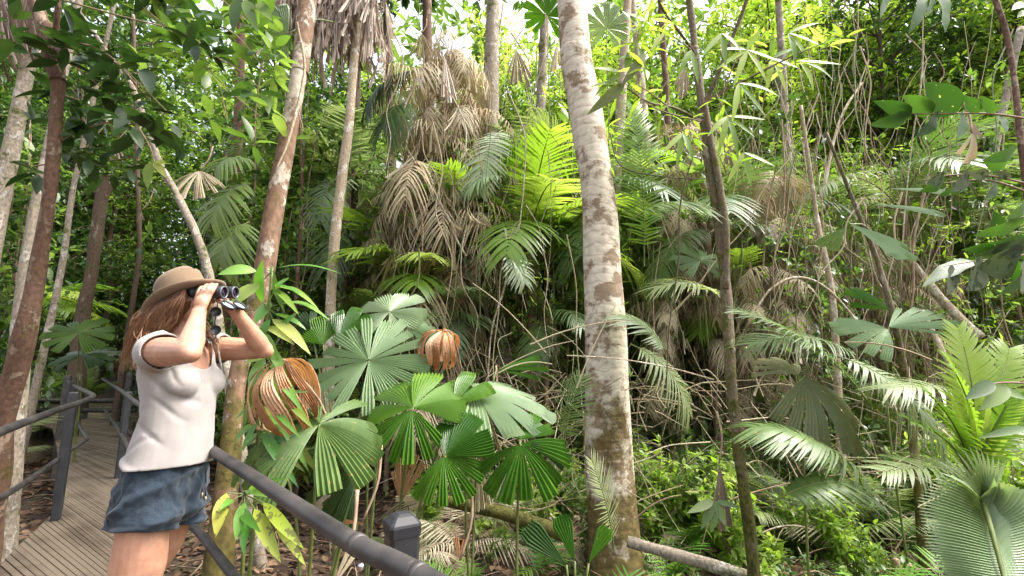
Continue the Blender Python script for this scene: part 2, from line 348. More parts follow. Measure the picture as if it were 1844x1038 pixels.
def build_deck():
    g = G()
    pz = lambda x, y: Zp(x, y, 0)[:2]
    Lp = [(-.1, -3.2), (-1.5, -.6), (-2.5, 1.2), pz(0, 1016), pz(102, 918), pz(109, 866), pz(103, 808), pz(95, 772), pz(120, 745), pz(140, 731)]
    Rp = [(2.2, -1.3), (.85, -.15), (-.10, .80), (-1.24, 1.96), (-2.35, 3.15), (-3.15, 4.05), (-4.5, 5.5), pz(237, 788), pz(201, 760), pz(200, 745)]
    boards(g, Lp, Rp)
    boards(g, [pz(140, 731), pz(150, 722), pz(175, 714)], [pz(200, 745), pz(226, 735), pz(262, 724)])
    boards(g, [pz(95, 772), pz(60, 760)], [pz(140, 731), pz(95, 728)])
    # the boards showing again through the plants on the right
    boards(g, [(4.6, 8.3), (7.2, 8.0), (10.5, 7.9)], [(4.4, 7.4), (7.1, 7.1), (10.4, 7.0)], z=.02)
    tag(g.build('boardwalk', DECK, smooth=False), kind='structure')
    g = G()                                   # bearers, edge kerb and stumps under the boards
    def bar(A, B, w, h, z):
        A, B = np.asarray(A[:2], float), np.asarray(B[:2], float); d = nrm(B - A); s = np.array([-d[1], d[0]]) * w / 2
        q = [A - s, A + s, B + s, B - s]; V = [(*p, z) for p in q] + [(*p, z + h) for p in q]
        g.add(V, [[[3, 2, 1, 0], [4, 5, 6, 7], [0, 1, 5, 4], [1, 2, 6, 5], [2, 3, 7, 6], [3, 0, 4, 7]]], .3)
    for side in (Lp, Rp):
        for t in (0.06, .0):
            pass
        for k in range(len(side) - 1):
            o = Rp if side is Lp else Lp; a = np.asarray(side[k]); b = np.asarray(side[k + 1]); a2 = a + (np.asarray(o[k]) - a) * .1; b2 = b + (np.asarray(o[k + 1]) - b) * .1
            bar(a2, b2, .07, .14, -.185)
            if k % 2 == 0:
                s = a2; bar(s - [.06, 0], s + [.06, 0], .1, .75, -.94)
    bar(pz(237, 788) + [.03, 0], pz(201, 760) + [.03, 0], .07, .07, .004)
    bar(pz(262, 850) + [.03, 0], pz(237, 788) + [.03, 0], .07, .07, .004)
    tag(g.build('boardwalk_frame', plain('old bearer timber', (.07, .055, .042), .8, .4)), kind='structure')
    # side landing seen behind the left railing
build_deck()

# ------------------------------------------------------------------ railings
MET = plain('dark grey painted steel', (.012, .0115, .013), .5, .35, 11, .06, spec=.4, col2=(.055, .048, .046))
MET2 = plain('black painted post', (.028, .029, .033), .4, .35, 12, .05, spec=.5)
WPOST = plain('weathered timber post', (.06, .057, .052), .8, .45, 18, .1)
BOLT = plain('zinc bolt', (.55, .55, .56), .3, .1, 30, 0, metal=1)
def square_post(name, base, top, w, rot, mat, parent, org, taper=1.0, cap=None, capmat=None):
    """a square post from base to top; optional moulded cap"""
    g = G(); base = np.asarray(base) - org; top = np.asarray(top) - org
    def ring(c, hw, b=.12):
        pts = []
        for k in range(4):
            for s in (-1, 1):
                a = rot + k * math.pi / 2; u = np.array([math.cos(a), math.sin(a), 0]); v = np.array([-u[1], u[0], 0])
                pts.append(np.asarray(c) + hw * (u + v * s * (1 - b * 2)) if True else None)
        return pts
    rows = [(base, w / 2), (top - [0, 0, .0], w / 2 * taper)]
    V = []; 
    for c, hw in rows: V += ring(c, hw)
    if cap is None: V += ring(top + [0, 0, .008], w / 2 * .8)
    nr = len(V) // 8; f = []
    for r in range(nr - 1):
        for k in range(8): f.append([r * 8 + k, r * 8 + (k + 1) % 8, r * 8 + 8 + (k + 1) % 8, r * 8 + 8 + k])
    g.add(V, [f, [list(range((nr - 1) * 8, nr * 8))]])
    o = g.build(name, mat, parent, smooth=False)
    if cap:
        g = G(); V = []
        for dz, s in ((-.022, 1.06), (-.003, 1.08), (.002, 1.03), (.015, .66), (.019, .36)): V += ring(top + [0, 0, dz * cap], w / 2 * s, .09)
        nr = 5; f = []
        for r in range(nr - 1):
            for k in range(8): f.append([r * 8 + k, r * 8 + (k + 1) % 8, r * 8 + 8 + (k + 1) % 8, r * 8 + 8 + k])
        g.add(V, [f, [list(range((nr - 1) * 8, nr * 8))]]); g.build('post_cap', capmat or mat, o, smooth=False)
    return o
def railing():
    # the long railing the woman stands at
    root = empty('handrail', (-1.2, 1.9, 0), 'dark grey tubular handrail sloping past the woman to the black capped post', 'handrail'); org = np.array(root.location)
    z = 1.02; z2 = .5
    far = [Zp(205, 688, z), (-7.6, 8.6, z), (-4.75, 5.62, z), (-3.0, 3.75, z)]
    near = [Zp(387, 815, z), Zp(500, 889, z), Zp(600, 955, z), Zp(655, 988, z), Zp(700, 1009, z), Zp(740, 1029, z), Zp(800, 1062, z)]
    end = near[-1] + (near[-1] - near[-3]) * 4
    g = G(); tube(g, np.array(far[1:] + near + [end]) - org, .0192, 16, 90); o = g.build('top_rail', MET, root)
    for px in (640, 750):                     # pipe joints
        g = G()
        a = Zp(px, np.interp(px, [600, 655, 700, 740, 800], [955, 988, 1009, 1029, 1062]), z); b = Zp(px + 9, np.interp(px + 9, [600, 655, 700, 740, 800], [955, 988, 1009, 1029, 1062]), z)
        tube(g, np.array([a, b]) - org, .0206, 16, 3); g.build('pipe_joint', MET, o)
    g = G(); c = Zp(673, 996, z) + [-.012, -.024, -.012]
    tube(g, np.array([c, c + [-.002, -.008, 0]]) - org, .0065, 12, 3); g.build('bolt', BOLT, o)
    g = G(); off = np.array([.05, .05, 0])
    pts = [(-7.55, 8.65, z2), (-4.7, 5.67, z2), (-2.95, 3.8, z2), Zp(350, 950, z2), Zp(384, 990, z2), Zp(420, 1036, z2)]
    pts += [pts[-1] + (pts[-1] - pts[-3]) * 1.2, pts[-1] + (pts[-1] - pts[-3]) * 2.6 + np.array([.1, .1, 0])]
    tube(g, np.array(pts) - org, .02, 14, 70); g.build('bottom_rail', MET, root)
    n = W(725, 922, 1.04)
    square_post('post', (n[0], n[1], -.6), (n[0], n[1], n[2] - .02), .062, R(30), MET2, root, org, cap=1.0, capmat=plain('post cap', (.016, .016, .019), .55, .3, 14, .02))
    square_post('post', (-1.95, 2.66, -.6), (-1.95, 2.66, 1.0), .07, R(45), MET2, root, org)
    c = W(222, 772, 8.95)
    square_post('post', (c[0], c[1], -.4), (c[0], c[1], 1.1), .1, R(20), WPOST, root, org)
    square_post('post', (-4.62, 5.62, -.4), (-4.62, 5.62, .98), .07, R(45), MET2, root, org)
    # railing on the far left edge
    root = empty('handrail', tuple(W(105, 917, 4.2)), 'grey pipe railing with three slanting posts along the left edge of the boardwalk', 'handrail'); org = np.array(root.location)
    z = 1.02
    T = [Zp(-260, 876, z), Zp(0, 778, z), Zp(94, 742, z), Zp(146, 724.5, z), Zp(163, 717.5, z), Zp(168, 713.5, z), Zp(160, 708, z), Zp(134, 695, z), Zp(122, 686, z)]
    g = G(); tube(g, np.array(T) - org, .0225, 14, 80); g.build('top_rail', MET, root)
    T = [Zp(-260, 1022, z2), Zp(0, 897, z2), Zp(77, 847, z2), Zp(120, 816, z2), Zp(152, 794, z2), Zp(157, 789.5, z2), Zp(153, 783, z2), Zp(144, 768, z2), Zp(136, 750, z2)]
    g = G(); tube(g, np.array(T) - org, .02, 14, 80); g.build('bottom_rail', MET, root)
    for (bx, by, ty, Y, w) in ((103, 917, 706, 4.2, .062), (114, 824, 686, 6.4, .085), (107, 784, 677, 8.2, .09)):
        b = W(bx, by, Y); zt = CAMZ + (648 - ty) * Y / F
        square_post('post', (b[0], b[1], -.5), (b[0], b[1], zt), w, R(28), MET2 if Y < 5 else WPOST, root, org)
    b = W(62, 768, 9.5)
    root = empty('side_platform', (b[0], b[1], 0), 'low dark timber platform rail beyond the left railing', 'platform'); org = np.array(root.location)
    for k, xx in enumerate((0, .9, 1.8, 2.7)):
        square_post('post', (b[0] - 1.3 + xx, b[1] + 1.5, -.4), (b[0] - 1.3 + xx, b[1] + 1.5, .55), .1, .1, WPOST, root, org)
    g = G()
    for zz in (.42, .2): tube(g, np.array([(b[0] - 2.2, b[1] + 1.42, zz), (b[0] + 1.9, b[1] + 1.42, zz)]) - org, .05, 4, 4)
    g.build('rail', WPOST, root)
railing()

# ------------------------------------------------------------------ tree trunks
def px_path(pts):
    """(px, py, Y, width px) -> points and radii"""
    P = np.array([W(a, b, Y) for a, b, Y, w in pts])
    r = np.array([w / 2 * Y / F / math.sqrt(1 + (P[i][0] / P[i][1]) ** 2) for i, (a, b, Y, w) in enumerate(pts)])
    return P, r
def to_ground(P, r, flare=1.25):
    d = P[-1] - P[-2]; d = d / max(1e-6, -d[2]) if d[2] < 0 else np.array([0, 0, -1.0])
    gz = float(ground_z(P[-1][0], P[-1][1])) - .12
    h = P[-1][2] - gz
    if h > .03:
        q = P[-1] + np.array([np.clip(d[0], -.3, .3), np.clip(d[1], -.3, .3), -1]) * h
        P = np.vstack([P, q]); r = np.append(r, r[-1] * flare)
    return P, r
def up_extend(P, r, h=4, k=.8):
    d = nrm(P[0] - P[1]); q = P[0] + d * h / max(.5, d[2]); return np.vstack([q, P]), np.insert(r, 0, r[0] * k)
def trunk_tree(pts, mat, label, name='tree', cat='tree', seg=20, lump=.12, freq=5, extend=9.0, crown=None, branches=(), n=None, group=None, flare=1.25):
    P, r = px_path(pts)
    P, r = to_ground(P, r, flare)
    if extend: P, r = up_extend(P, r, extend)
    base = P[-1].copy()
    root = empty(name, base, label, cat, group)
    g = G(); rad_at = np.interp(np.linspace(0, 1, 60), np.linspace(0, 1, len(r)), r)
    tube(g, P - base, rad_at, seg, n or max(50, int(np.linalg.norm(np.diff(P, axis=0), axis=1).sum() / .06)), lump=lump, freq=freq)
    root_t = g.build('trunk', M[mat], root)
    for bp in branches:
        Q, q = px_path(bp); g = G(); tube(g, Q - base, q, 8, len(Q) * 6, lump=lump * .7, freq=8); g.build('branch', M[mat], root)
    if crown is not None:
        g = G(); crown[0](g, P[0] - base, base); g.build('crown', M[crown[1]], root)
    return root, P
def hi_crown(rad, n, tmpl, size, nper=10):
    def f(g, top, base):
        C = rdir(n) * rad * (rng.random(n) ** .4)[:, None] * [1, 1, .55] + top + [0, 0, rad * .3]
        rosette(g, C, size, nper, tmpl)
    return f
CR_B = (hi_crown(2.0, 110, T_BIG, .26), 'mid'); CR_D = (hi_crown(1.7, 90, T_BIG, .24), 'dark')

trunk_tree([(1029, 0, 4.9, 60), (1037, 100, 4.85, 62), (1054, 200, 4.8, 64), (1071, 300, 4.75, 65), (1081, 400, 4.7, 66), (1086, 500, 4.65, 69), (1090, 600, 4.6, 74), (1092, 700, 4.55, 78), (1095, 800, 4.5, 83), (1099, 900, 4.45, 86), (1107, 985, 4.4, 92)],
           'spotted', 'thick pale trunk with white and brown blotches, standing alone right of the fan palms', seg=44, lump=.09, freq=3.5, crown=CR_B, flare=1.2)
trunk_tree([(556, -10, 3.7, 37.0), (543, 100, 3.6, 32.6), (527, 200, 3.5, 33.4), (508, 300, 3.42, 37.8), (490, 400, 3.35, 38.7), (474, 500, 3.3, 39.6), (450, 600, 3.25, 37.8), (428, 680, 3.2, 35.2), (416, 800, 3.15, 38.7), (404, 920, 3.1, 45.8), (392, 1038, 3.05, 56.3)],
           'redbark', 'leaning trunk blotched reddish brown and white, directly behind the woman\'s raised elbow', seg=28, lump=.08, freq=4, crown=CR_B)
trunk_tree([(645, 20, 6.2, 18), (636, 130, 6.1, 17), (629, 220, 6.0, 18), (616, 320, 6.0, 20), (604, 420, 6.0, 20), (597, 520, 6.0, 19), (594, 600, 6.0, 20), (590, 720, 6.0, 24)],
           'thinbark', 'slender pale straight trunk rising to the hanging skirt of dead palm leaves', name='palm_tree', cat='palm', seg=16, lump=.08, extend=1.2)
trunk_tree([(888, -10, 7.8, 26), (885, 120, 7.7, 30), (884, 260, 7.6, 34), (884, 400, 7.5, 34), (886, 520, 7.4, 34), (893, 600, 7.35, 42), (902, 650, 7.3, 50), (905, 700, 7.3, 60)],
           'greybark', 'stout grey trunk with flared foot behind the fan palms, wrapped in climbing fronds', seg=24, lump=.12, freq=4, crown=CR_D)
trunk_tree([(1240, -10, 4.1, 14.0), (1252, 90, 4.05, 15.6), (1264, 190, 4.0, 17.2), (1276, 290, 3.95, 17.9), (1292, 390, 3.9, 20.3), (1304, 480, 3.85, 21.1), (1311, 580, 3.8, 20.3), (1318, 700, 3.7, 20.3), (1333, 830, 3.6, 20.3), (1347, 940, 3.5, 21.1), (1358, 1038, 3.45, 21.8)],
           'mossbark', 'thin mossy forked trunk right of the pale spotted tree', seg=18, lump=.22, freq=9,
           branches=[[(1264, 200, 4.0, 14), (1290, 140, 3.9, 10), (1318, 70, 3.8, 9), (1345, 0, 3.7, 8), (1360, -50, 3.6, 7)],
                     [(1268, 180, 3.98, 12), (1282, 260, 3.9, 13), (1297, 340, 3.85, 14), (1308, 420, 3.8, 14), (1306, 520, 3.8, 13)],
                     [(1265, 190, 3.95, 6), (1300, 165, 3.7, 6), (1350, 140, 3.5, 5), (1420, 105, 3.3, 4), (1500, 70, 3.2, 2)],
                     [(1250, 95, 4.0, 6), (1225, 60, 3.8, 6), (1195, 20, 3.6, 5), (1180, -20, 3.5, 4)],
                     [(1262, 219, 3.95, 7), (1215, 195, 3.7, 5), (1170, 185, 3.4, 4), (1130, 160, 3.2, 3)]], crown=(hi_crown(1.5, 120, T_NAR, .25), 'yellow'))
trunk_tree([(58, -20, 2.9, 40), (72, 30, 2.9, 36), (96, 72, 2.9, 44), (104, 130, 2.9, 32), (102, 200, 2.9, 32), (95, 300, 2.9, 31), (82, 400, 2.95, 34), (66, 500, 3.0, 38), (48, 580, 3.0, 44), (30, 660, 3.05, 50), (6, 760, 3.1, 48), (-14, 900, 3.15, 54)],
           'brownbark', 'reddish brown forked trunk at the far left beside the boardwalk', seg=24, lump=.2, freq=7,
           branches=[[(103, 120, 2.9, 10), (99, 74, 2.9, 16), (103, 30, 2.85, 16), (108, -20, 2.8, 15)], [(112, 70, 2.9, 6), (160, 82, 2.85, 5), (215, 120, 2.8, 5), (260, 170, 2.8, 4), (300, 215, 2.8, 2)]], crown=CR_D)
trunk_tree([(100, 200, 3.9, 20), (72, 330, 3.9, 24), (52, 450, 3.9, 30), (40, 560, 3.9, 38), (32, 680, 3.9, 44), (20, 800, 3.9, 48), (8, 930, 3.9, 54)],
           'greybark', 'pale grey blotchy trunk just behind the reddish brown forked one', seg=22, lump=.1, crown=CR_D)
trunk_tree([(60, 60, 4.6, 34), (40, 170, 4.6, 38), (18, 280, 4.6, 42), (-6, 400, 4.6, 44), (-30, 520, 4.6, 48)],
           'greybark', 'thick leaning grey trunk cut by the left edge of the photo', seg=20, lump=.12, crown=CR_D)
trunk_tree([(205, 110, 4.6, 10), (240, 160, 4.6, 12), (270, 240, 4.5, 13), (290, 300, 4.5, 15), (318, 350, 4.5, 16), (348, 410, 4.4, 17), (370, 470, 4.4, 18), (386, 540, 4.4, 18), (400, 620, 4.4, 20)],
           'greybark', 'thin bare trunk leaning left above the woman\'s hat', seg=12, lump=.2, freq=9, extend=1.5)
trunk_tree([(196, 315, 8.5, 34), (184, 360, 8.5, 26), (174, 430, 8.5, 26), (164, 500, 8.5, 27), (150, 570, 8.5, 30), (140, 650, 8.5, 34)],
           'darkbark', 'dark broken topped trunk beyond the end of the boardwalk', seg=16, lump=.25, freq=4, extend=0)
trunk_tree([(150, 260, 6.8, 12), (130, 350, 6.8, 13), (118, 440, 6.8, 14), (104, 520, 6.8, 15), (84, 610, 6.8, 17)],
           'greybark', 'thin grey trunk between the brown forked trunk and the broken dark one', seg=12, lump=.15, extend=3)
trunk_tree([(640, 200, 8.4, 18), (636, 320, 8.4, 17), (638, 420, 8.4, 18), (638, 520, 8.4, 19), (640, 600, 8.4, 21)],
           'darkbark', 'dark shaggy trunk close behind the slender pale palm trunk', seg=12, lump=.3, extend=3, crown=CR_D)
trunk_tree([(1118, 200, 7.2, 20), (1112, 300, 7.2, 19), (1108, 420, 7.2, 18), (1106, 560, 7.2, 22)],
           'thinbark', 'pale trunk showing just right of the thick spotted one', seg=12, lump=.1, extend=3)
trunk_tree([(1462, 330, 5.2, 9), (1472, 400, 5.2, 11), (1487, 470, 5.1, 13), (1499, 540, 5.1, 14), (1505, 620, 5.1, 15), (1509, 700, 5.1, 16)],
           'thinbark', 'thin straight pale sapling stem left of the hanging silver fan leaf', seg=10, lump=.12, extend=1)
trunk_tree([(1552, 400, 4.6, 9), (1580, 470, 4.6, 12), (1606, 560, 4.5, 14), (1625, 650, 4.5, 16), (1636, 730, 4.5, 17), (1650, 840, 4.4, 17), (1655, 900, 4.4, 18)],
           'mossbark', 'slightly slanting grey sapling trunk below the hanging silver fan leaf', seg=10, lump=.15, extend=1)
trunk_tree([(1790, -10, 3.1, 15), (1812, 60, 3.1, 15), (1826, 140, 3.05, 15), (1836, 230, 3.0, 16), (1848, 330, 3.0, 18), (1862, 450, 3.0, 20)],
           'brownbark', 'smooth light brown stem at the upper right edge', seg=14, lump=.1, extend=2)
for k, (pts, lab) in enumerate([
    ([(1420, 330, 8.5, 18), (1425, 420, 8.5, 18), (1440, 500, 8.5, 20)], 'pale grey trunk half hidden left of the thin sapling stem'),
    ([(700, 150, 10, 15), (706, 300, 10, 16), (704, 450, 10, 18), (700, 560, 10, 20)], 'dark distant trunk left of the dead fronds'),
    ([(770, 100, 9, 20), (772, 250, 9, 18), (766, 400, 9, 20), (770, 560, 9, 26)], 'brown trunk hidden under hanging dead fronds, left of the stout grey one'),
    ([(980, 60, 9.5, 18), (972, 250, 9.5, 18), (975, 420, 9.5, 20)], 'thin grey trunk left of the thick spotted one'),
    ([(1145, 60, 9, 14), (1160, 200, 9, 16), (1168, 330, 9, 16), (1175, 500, 9, 18)], 'curving pale trunk right of the thick spotted one'),
    ([(1190, 20, 10, 12), (1202, 200, 10, 13), (1205, 350, 10, 14), (1210, 520, 10, 16)], 'straight brown trunk left of the mossy forked one'),
    ([(250, 380, 10, 10), (252, 450, 10, 11), (240, 540, 10, 12), (225, 640, 10, 14)], 'thin dark trunk far beyond the boardwalk left of the hat'),
    ([(540, 230, 7, 5), (544, 330, 7, 6), (540, 440, 7, 7), (532, 560, 7, 8)], 'very thin reddish stem between the leaning trunk and the pale palm trunk'),
    ([(432, 130, 9, 20), (428, 260, 9, 20), (420, 380, 9, 22), (415, 480, 9, 24)], 'brown trunk left of the leaning blotched one'),
    ([(1750, 450, 9, 22), (1730, 540, 9, 22), (1745, 620, 9, 24)], 'grey trunk in shade behind the right hand palms')]):
    trunk_tree(pts, ['greybark', 'darkbark', 'brownbark', 'greybark', 'thinbark', 'brownbark', 'darkbark', 'brownbark', 'brownbark', 'greybark'][k], lab, seg=12, lump=.2, extend=5)
# leaning pale stems on the right
def log(pts, mat, label, cat='log', name='fallen_log', seg=16, lump=.15):
    P, r = px_path(pts); base = P[len(P) // 2].copy(); base[2] = P[:, 2].min()
    g = G(); tube(g, P - base, r, seg, len(P) * 14, lump=lump, freq=6)
    o = g.build(name, M[mat]); o.location = tuple(base); tag(o, label, cat)
log([(1640, 470, 6.2, 14), (1680, 520, 6.0, 18), (1720, 565, 5.8, 22), (1765, 608, 5.6, 24)], 'thinbark', 'pale leaning branch dropping to the right toward the bright palm', 'branch', 'leaning_branch')
log([(1660, 560, 5.8, 12), (1690, 620, 5.6, 14), (1712, 665, 5.5, 14)], 'thinbark', 'short pale branch leaning beside the larger slanting branch', 'branch', 'leaning_branch')
log([(790, 900, 3.9, 16), (850, 912, 3.8, 19), (910, 926, 3.75, 22), (970, 945, 3.7, 24), (1030, 968, 3.65, 24)], 'mossbark', 'mossy fallen log sloping down to the foot of the thick spotted trunk')
log([(1130, 975, 3.9, 18), (1200, 995, 3.8, 20), (1270, 1015, 3.7, 22), (1345, 1038, 3.6, 24), (1380, 1050, 3.6, 24)], 'greybark', 'brown fallen log lying between the spotted tree and the mossy trunk')
log([(1480, 360, 6.5, 9), (1500, 260, 6.6, 7), (1520, 200, 6.7, 6), (1552, 150, 6.8, 5)], 'thinbark', 'thin pale bare stick slanting up to the right in the upper foliage', 'branch', 'bare_branch', 8)
log([(1590, 640, 5, 6), (1500, 530, 5, 6), (1440, 500, 5, 6), (1390, 520, 5, 5), (1360, 560, 5, 4)], 'thinbark', 'thin arched bare branch looping right of the mossy trunk', 'branch', 'bare_branch', 8)
# ------------------------------------------------------------------ palm leaf builders (arrays, local or world space)
def fan_arr(Rd, cover=330, nseg=16, pleats=4, n=(0, -.7, .7), t=(0, 0, 1), droop=.25, split=.45, gapw=.35, irregular=.2, cup=.0, rows=6, tipdroop=.0, bottom=.75):
    """fan palm blade. n: face normal, t: direction of the middle segment; returns verts, quads"""
    n = nrm(n); t = np.asarray(t, float); t = nrm(t - n * np.dot(t, n)); s = np.cross(t, n)
    V = []; Fq = []; half = R(cover) / 2
    edges = np.linspace(-half, half, nseg + 1)
    for k in range(nseg):
        a0, a1 = edges[k], edges[k + 1]; mid = (a0 + a1) / 2; wd = a1 - a0
        rel = abs(mid) / max(half, 1e-3)
        L = Rd * (1 - (1 - bottom) * rel ** 2) * (1 + rng.uniform(-irregular, irregular) * .5)
        sp = np.clip(split + rng.uniform(-.12, .12), .03, .95)
        dz = rng.uniform(-1, 1) * irregular * .25; dd = droop * (1 + rng.uniform(-.3, .5)); am = mid + rng.uniform(-1, 1) * irregular * wd * .35
        m = pleats * 2 + 1; base = len(V); ang = np.linspace(-wd / 2, wd / 2, m)
        for r in range(rows + 1):
            q = r / rows; rad = L * (.03 + .97 * q)
            g = 1.0 if q < sp else 1 - gapw * (q - sp) / (1 - sp)
            for j in range(m):
                a = am * min(1, q * 2) + mid * (1 - min(1, q * 2)) + ang[j] * g
                rr = rad * (1 + (.02 * ((j % 2) * 2 - 1) if r == rows else 0))
                z = (.55 * wd / (pleats * 2)) * rr * ((j % 2) * 2 - 1) * (.5 + .5 * g) - dd * Rd * q * q + dz * rr + cup * Rd * q * (1 - q) - tipdroop * Rd * max(0, q - .6) ** 2 * 4
                V.append(s * rr * math.sin(a) + t * rr * math.cos(a) + n * z)
        for r in range(rows):
            for j in range(m - 1):
                i = base + r * m + j; Fq.append([i, i + 1, i + m + 1, i + m])
    return np.array(V), np.array(Fq)
def fan_leaf(root, org, hub, Rd, mat, base, label=None, petr=.006, **kw):
    """one fan leaf: petiole from the plant's base to the hub, blade round the hub"""
    V, Fq = fan_arr(Rd, **kw); g = G(); hub = np.asarray(hub); q_ = np.linalg.norm(V, axis=1) / Rd; g.add(V + hub - org, [Fq], rng.random() * .7 + .45 * np.clip((q_ - rng.uniform(.82, .9)) / .1, 0, 1) * (np.sin(V[:, 0] * 60 / Rd * .3 + V[:, 2] * 9) * .5 + .5))
    o = g.build('leaf_blade', M[mat], root, smooth=False)
    if label: o['label'] = label
    if base is not None:
        base = np.asarray(base, float); t = np.asarray(kw.get('t', (0, 0, 1)), float); mid = (base + hub) / 2 + [0, 0, .12 * np.linalg.norm(hub - base)] - .1 * nrm(t) * np.linalg.norm(hub - base) * .3
        g = G(); tube(g, np.array([base, mid, hub]) - org, [petr * 1.6, petr], 6, 12); g.build('petiole', M['greenstem'], root)
    return o
def frond_arr(L=1.4, nleaf=34, ll=.42, lw=.028, arch=.5, ldroop=.35, vang=.25, base=.12, T=None, jitter=.08, tw=0.0, taper=(.5, .45), dens=1.0):
    """feather frond growing along +Y from the origin, arching down; returns (verts, quads) of leaflets and rachis pts"""
    n = 24; u = np.linspace(0, 1, n); th = .35 - arch * 2.2 * u
    dy = np.cos(th); dz = np.sin(th); P = np.stack([np.zeros(n), np.cumsum(dy), np.cumsum(dz)], -1) * L / n; P -= P[0]
    V = []; Fq = []
    for k in range(nleaf):
        q = base + (1 - base) * (k + .5) / nleaf; i = q * (n - 1); i0 = min(int(i), n - 2); c = P[i0] + (P[i0 + 1] - P[i0]) * (i - i0)
        T_ = nrm(P[i0 + 1] - P[i0]); up = np.cross([1, 0, 0], T_)
        sz = ll * min(1, (taper[0] + (1 - taper[0]) * min(1, (q - base) / .3))) * (1 - (1 - taper[1]) * max(0, (q - .55) / .45) ** 1.5)
        fwd = .35 + .9 * q ** 2
        for sd in (-1, 1):
            d = nrm(np.array([sd, 0, 0]) + T_ * (fwd + rng.normal(0, jitter)) + up * (vang + rng.normal(0, jitter))); s2 = sz * rng.uniform(.88, 1.08); b = len(V)
            wv = nrm(np.cross(d, up)); rows = 4
            for r in range(rows + 1):
                a = r / rows; pt = c + d * s2 * a + np.array([0, 0, -1.0]) * ldroop * s2 * a * a
                hw = lw / 2 * (1, 1.15, 1.0, .7, .06)[r]
                V.append(pt - wv * hw); V.append(pt + up * hw * .5 * 0 + wv * hw)
            for r in range(rows): Fq.append([b + 2 * r, b + 2 * r + 1, b + 2 * r + 3, b + 2 * r + 2])
    return np.array(V), np.array(Fq), P
def put_frond(g, gs, pos, d, L, up=(0, 0, 1), rnd=None, roll=0.0, **kw):
    V, Fq, P = frond_arr(L, **kw); Mx = frames(nrm(np.asarray(d, float)), np.asarray(up, float))
    if roll: Mx = Mx @ np.array(Matrix.Rotation(roll, 3, 'Y'))
    g.add(V @ Mx.T + pos, [Fq], rng.random() if rnd is None else rnd)
    if gs is not None: tube(gs, (P @ Mx.T + pos)[::4], [.007 * L ** .5, .002], 5, 10, cap=False)
def strap(g, A, B, w, up=(0, -.3, 1), sag=.12, fold=.2, rnd=None, peak=.45, rows=7, wav=.0, mat=0):
    A = np.asarray(A, float); B = np.asarray(B, float); d = B - A; L = np.linalg.norm(d)
    v, f = leaf_tmpl(w / L, rows, 0, fold, peak); v = v.copy(); tt = v[:, 1]
    v[:, 2] += sag * (np.sin(np.pi * tt)) + (wav * np.sin(tt * 14) * np.sign(v[:, 0]) if wav else 0)
    Mx = frames(nrm(d), np.asarray(up, float)) * L
    g.add(v @ Mx.T + A, f, rng.random() if rnd is None else rnd, mat)

# ------------------------------------------------------------------ the fan palms in the middle
def fan_palm(name, label, basepx, leaves, cat='fan palm', group=None):
    b = W(*basepx); b[2] = float(ground_z(b[0], b[1])) - .05
    root = empty(name, b, label, cat, group); org = b.copy()
    g = G(); tube(g, np.array([[0, 0, -.05], [.01, .01, .12], [0, 0, .3]]), [.05, .04, .025], 8, 8, lump=.2); g.build('stem', M['twig'], root)
    for lf in leaves:
        px, py, Y, Rp, mat = lf[:5]; kw = dict(lf[5]) if len(lf) > 5 else {}
        hub = W(px, py, Y); lab = kw.pop('label', None); pb = kw.pop('base', b + [0, 0, .25])
        fan_leaf(root, org, hub, Rp * Y / F, mat, pb, lab, **kw)
    return root
front = dict(n=(-.05, -.85, .55), t=(0, 0, 1))
fan_palm('fan_palm', 'tall fan palm with silvery green round leaves in the middle of the clump', (665, 930, 3.5), [
    (664, 650, 3.3, 108, 'silver', dict(cover=345, nseg=19, n=(.0, -.8, .62), t=(.05, 0, 1), split=.5, droop=.12, bottom=.95, irregular=.3)),
    (702, 562, 3.9, 68, 'silver', dict(cover=330, nseg=9, pleats=7, n=(-.1, -.75, .7), t=(.05, 0, 1), split=.75, droop=.15, gapw=.25)),
    (735, 592, 3.8, 52, 'silver', dict(cover=110, nseg=4, pleats=4, n=(.1, -.7, .7), t=(1, 0, .25), split=.5, droop=.25))])
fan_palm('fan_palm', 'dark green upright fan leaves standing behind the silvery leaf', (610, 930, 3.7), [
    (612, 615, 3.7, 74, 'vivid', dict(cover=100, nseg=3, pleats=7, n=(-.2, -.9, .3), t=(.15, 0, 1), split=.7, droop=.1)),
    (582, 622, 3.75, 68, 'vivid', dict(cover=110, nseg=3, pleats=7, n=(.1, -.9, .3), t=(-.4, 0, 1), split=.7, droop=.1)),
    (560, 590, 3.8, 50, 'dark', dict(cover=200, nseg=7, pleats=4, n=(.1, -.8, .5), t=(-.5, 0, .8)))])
fan_palm('fan_palm', 'glossy vivid green fan palm with pleated round leaves behind the black capped post', (700, 985, 2.9), [
    (744, 735, 2.75, 104, 'vivid', dict(cover=215, nseg=5, pleats=9, n=(-.05, -.62, .78), t=(.0, .0, 1), split=.72, droop=.18, bottom=1.0, gapw=.2, rows=8, irregular=.4)),
    (742, 738, 2.72, 92, 'vivid', dict(cover=130, nseg=6, pleats=3, n=(0, -.8, .6), t=(-.1, 0, -1), split=.2, droop=.25, bottom=.9, base=None)),
    (815, 735, 2.85, 84, 'vivid', dict(cover=110, nseg=3, pleats=8, n=(-.3, -.8, .5), t=(.1, 0, 1), split=.7, droop=.2)),
    (803, 822, 2.6, 92, 'vivid', dict(cover=130, nseg=3, pleats=9, n=(-.25, -.85, .45), t=(.45, 0, 1), split=.75, droop=.12, gapw=.2, irregular=.4)),
    (799, 822, 2.6, 84, 'vivid', dict(cover=150, nseg=7, pleats=3, n=(0, -.8, .6), t=(.35, 0, -1), split=.3, droop=.3, base=None))])
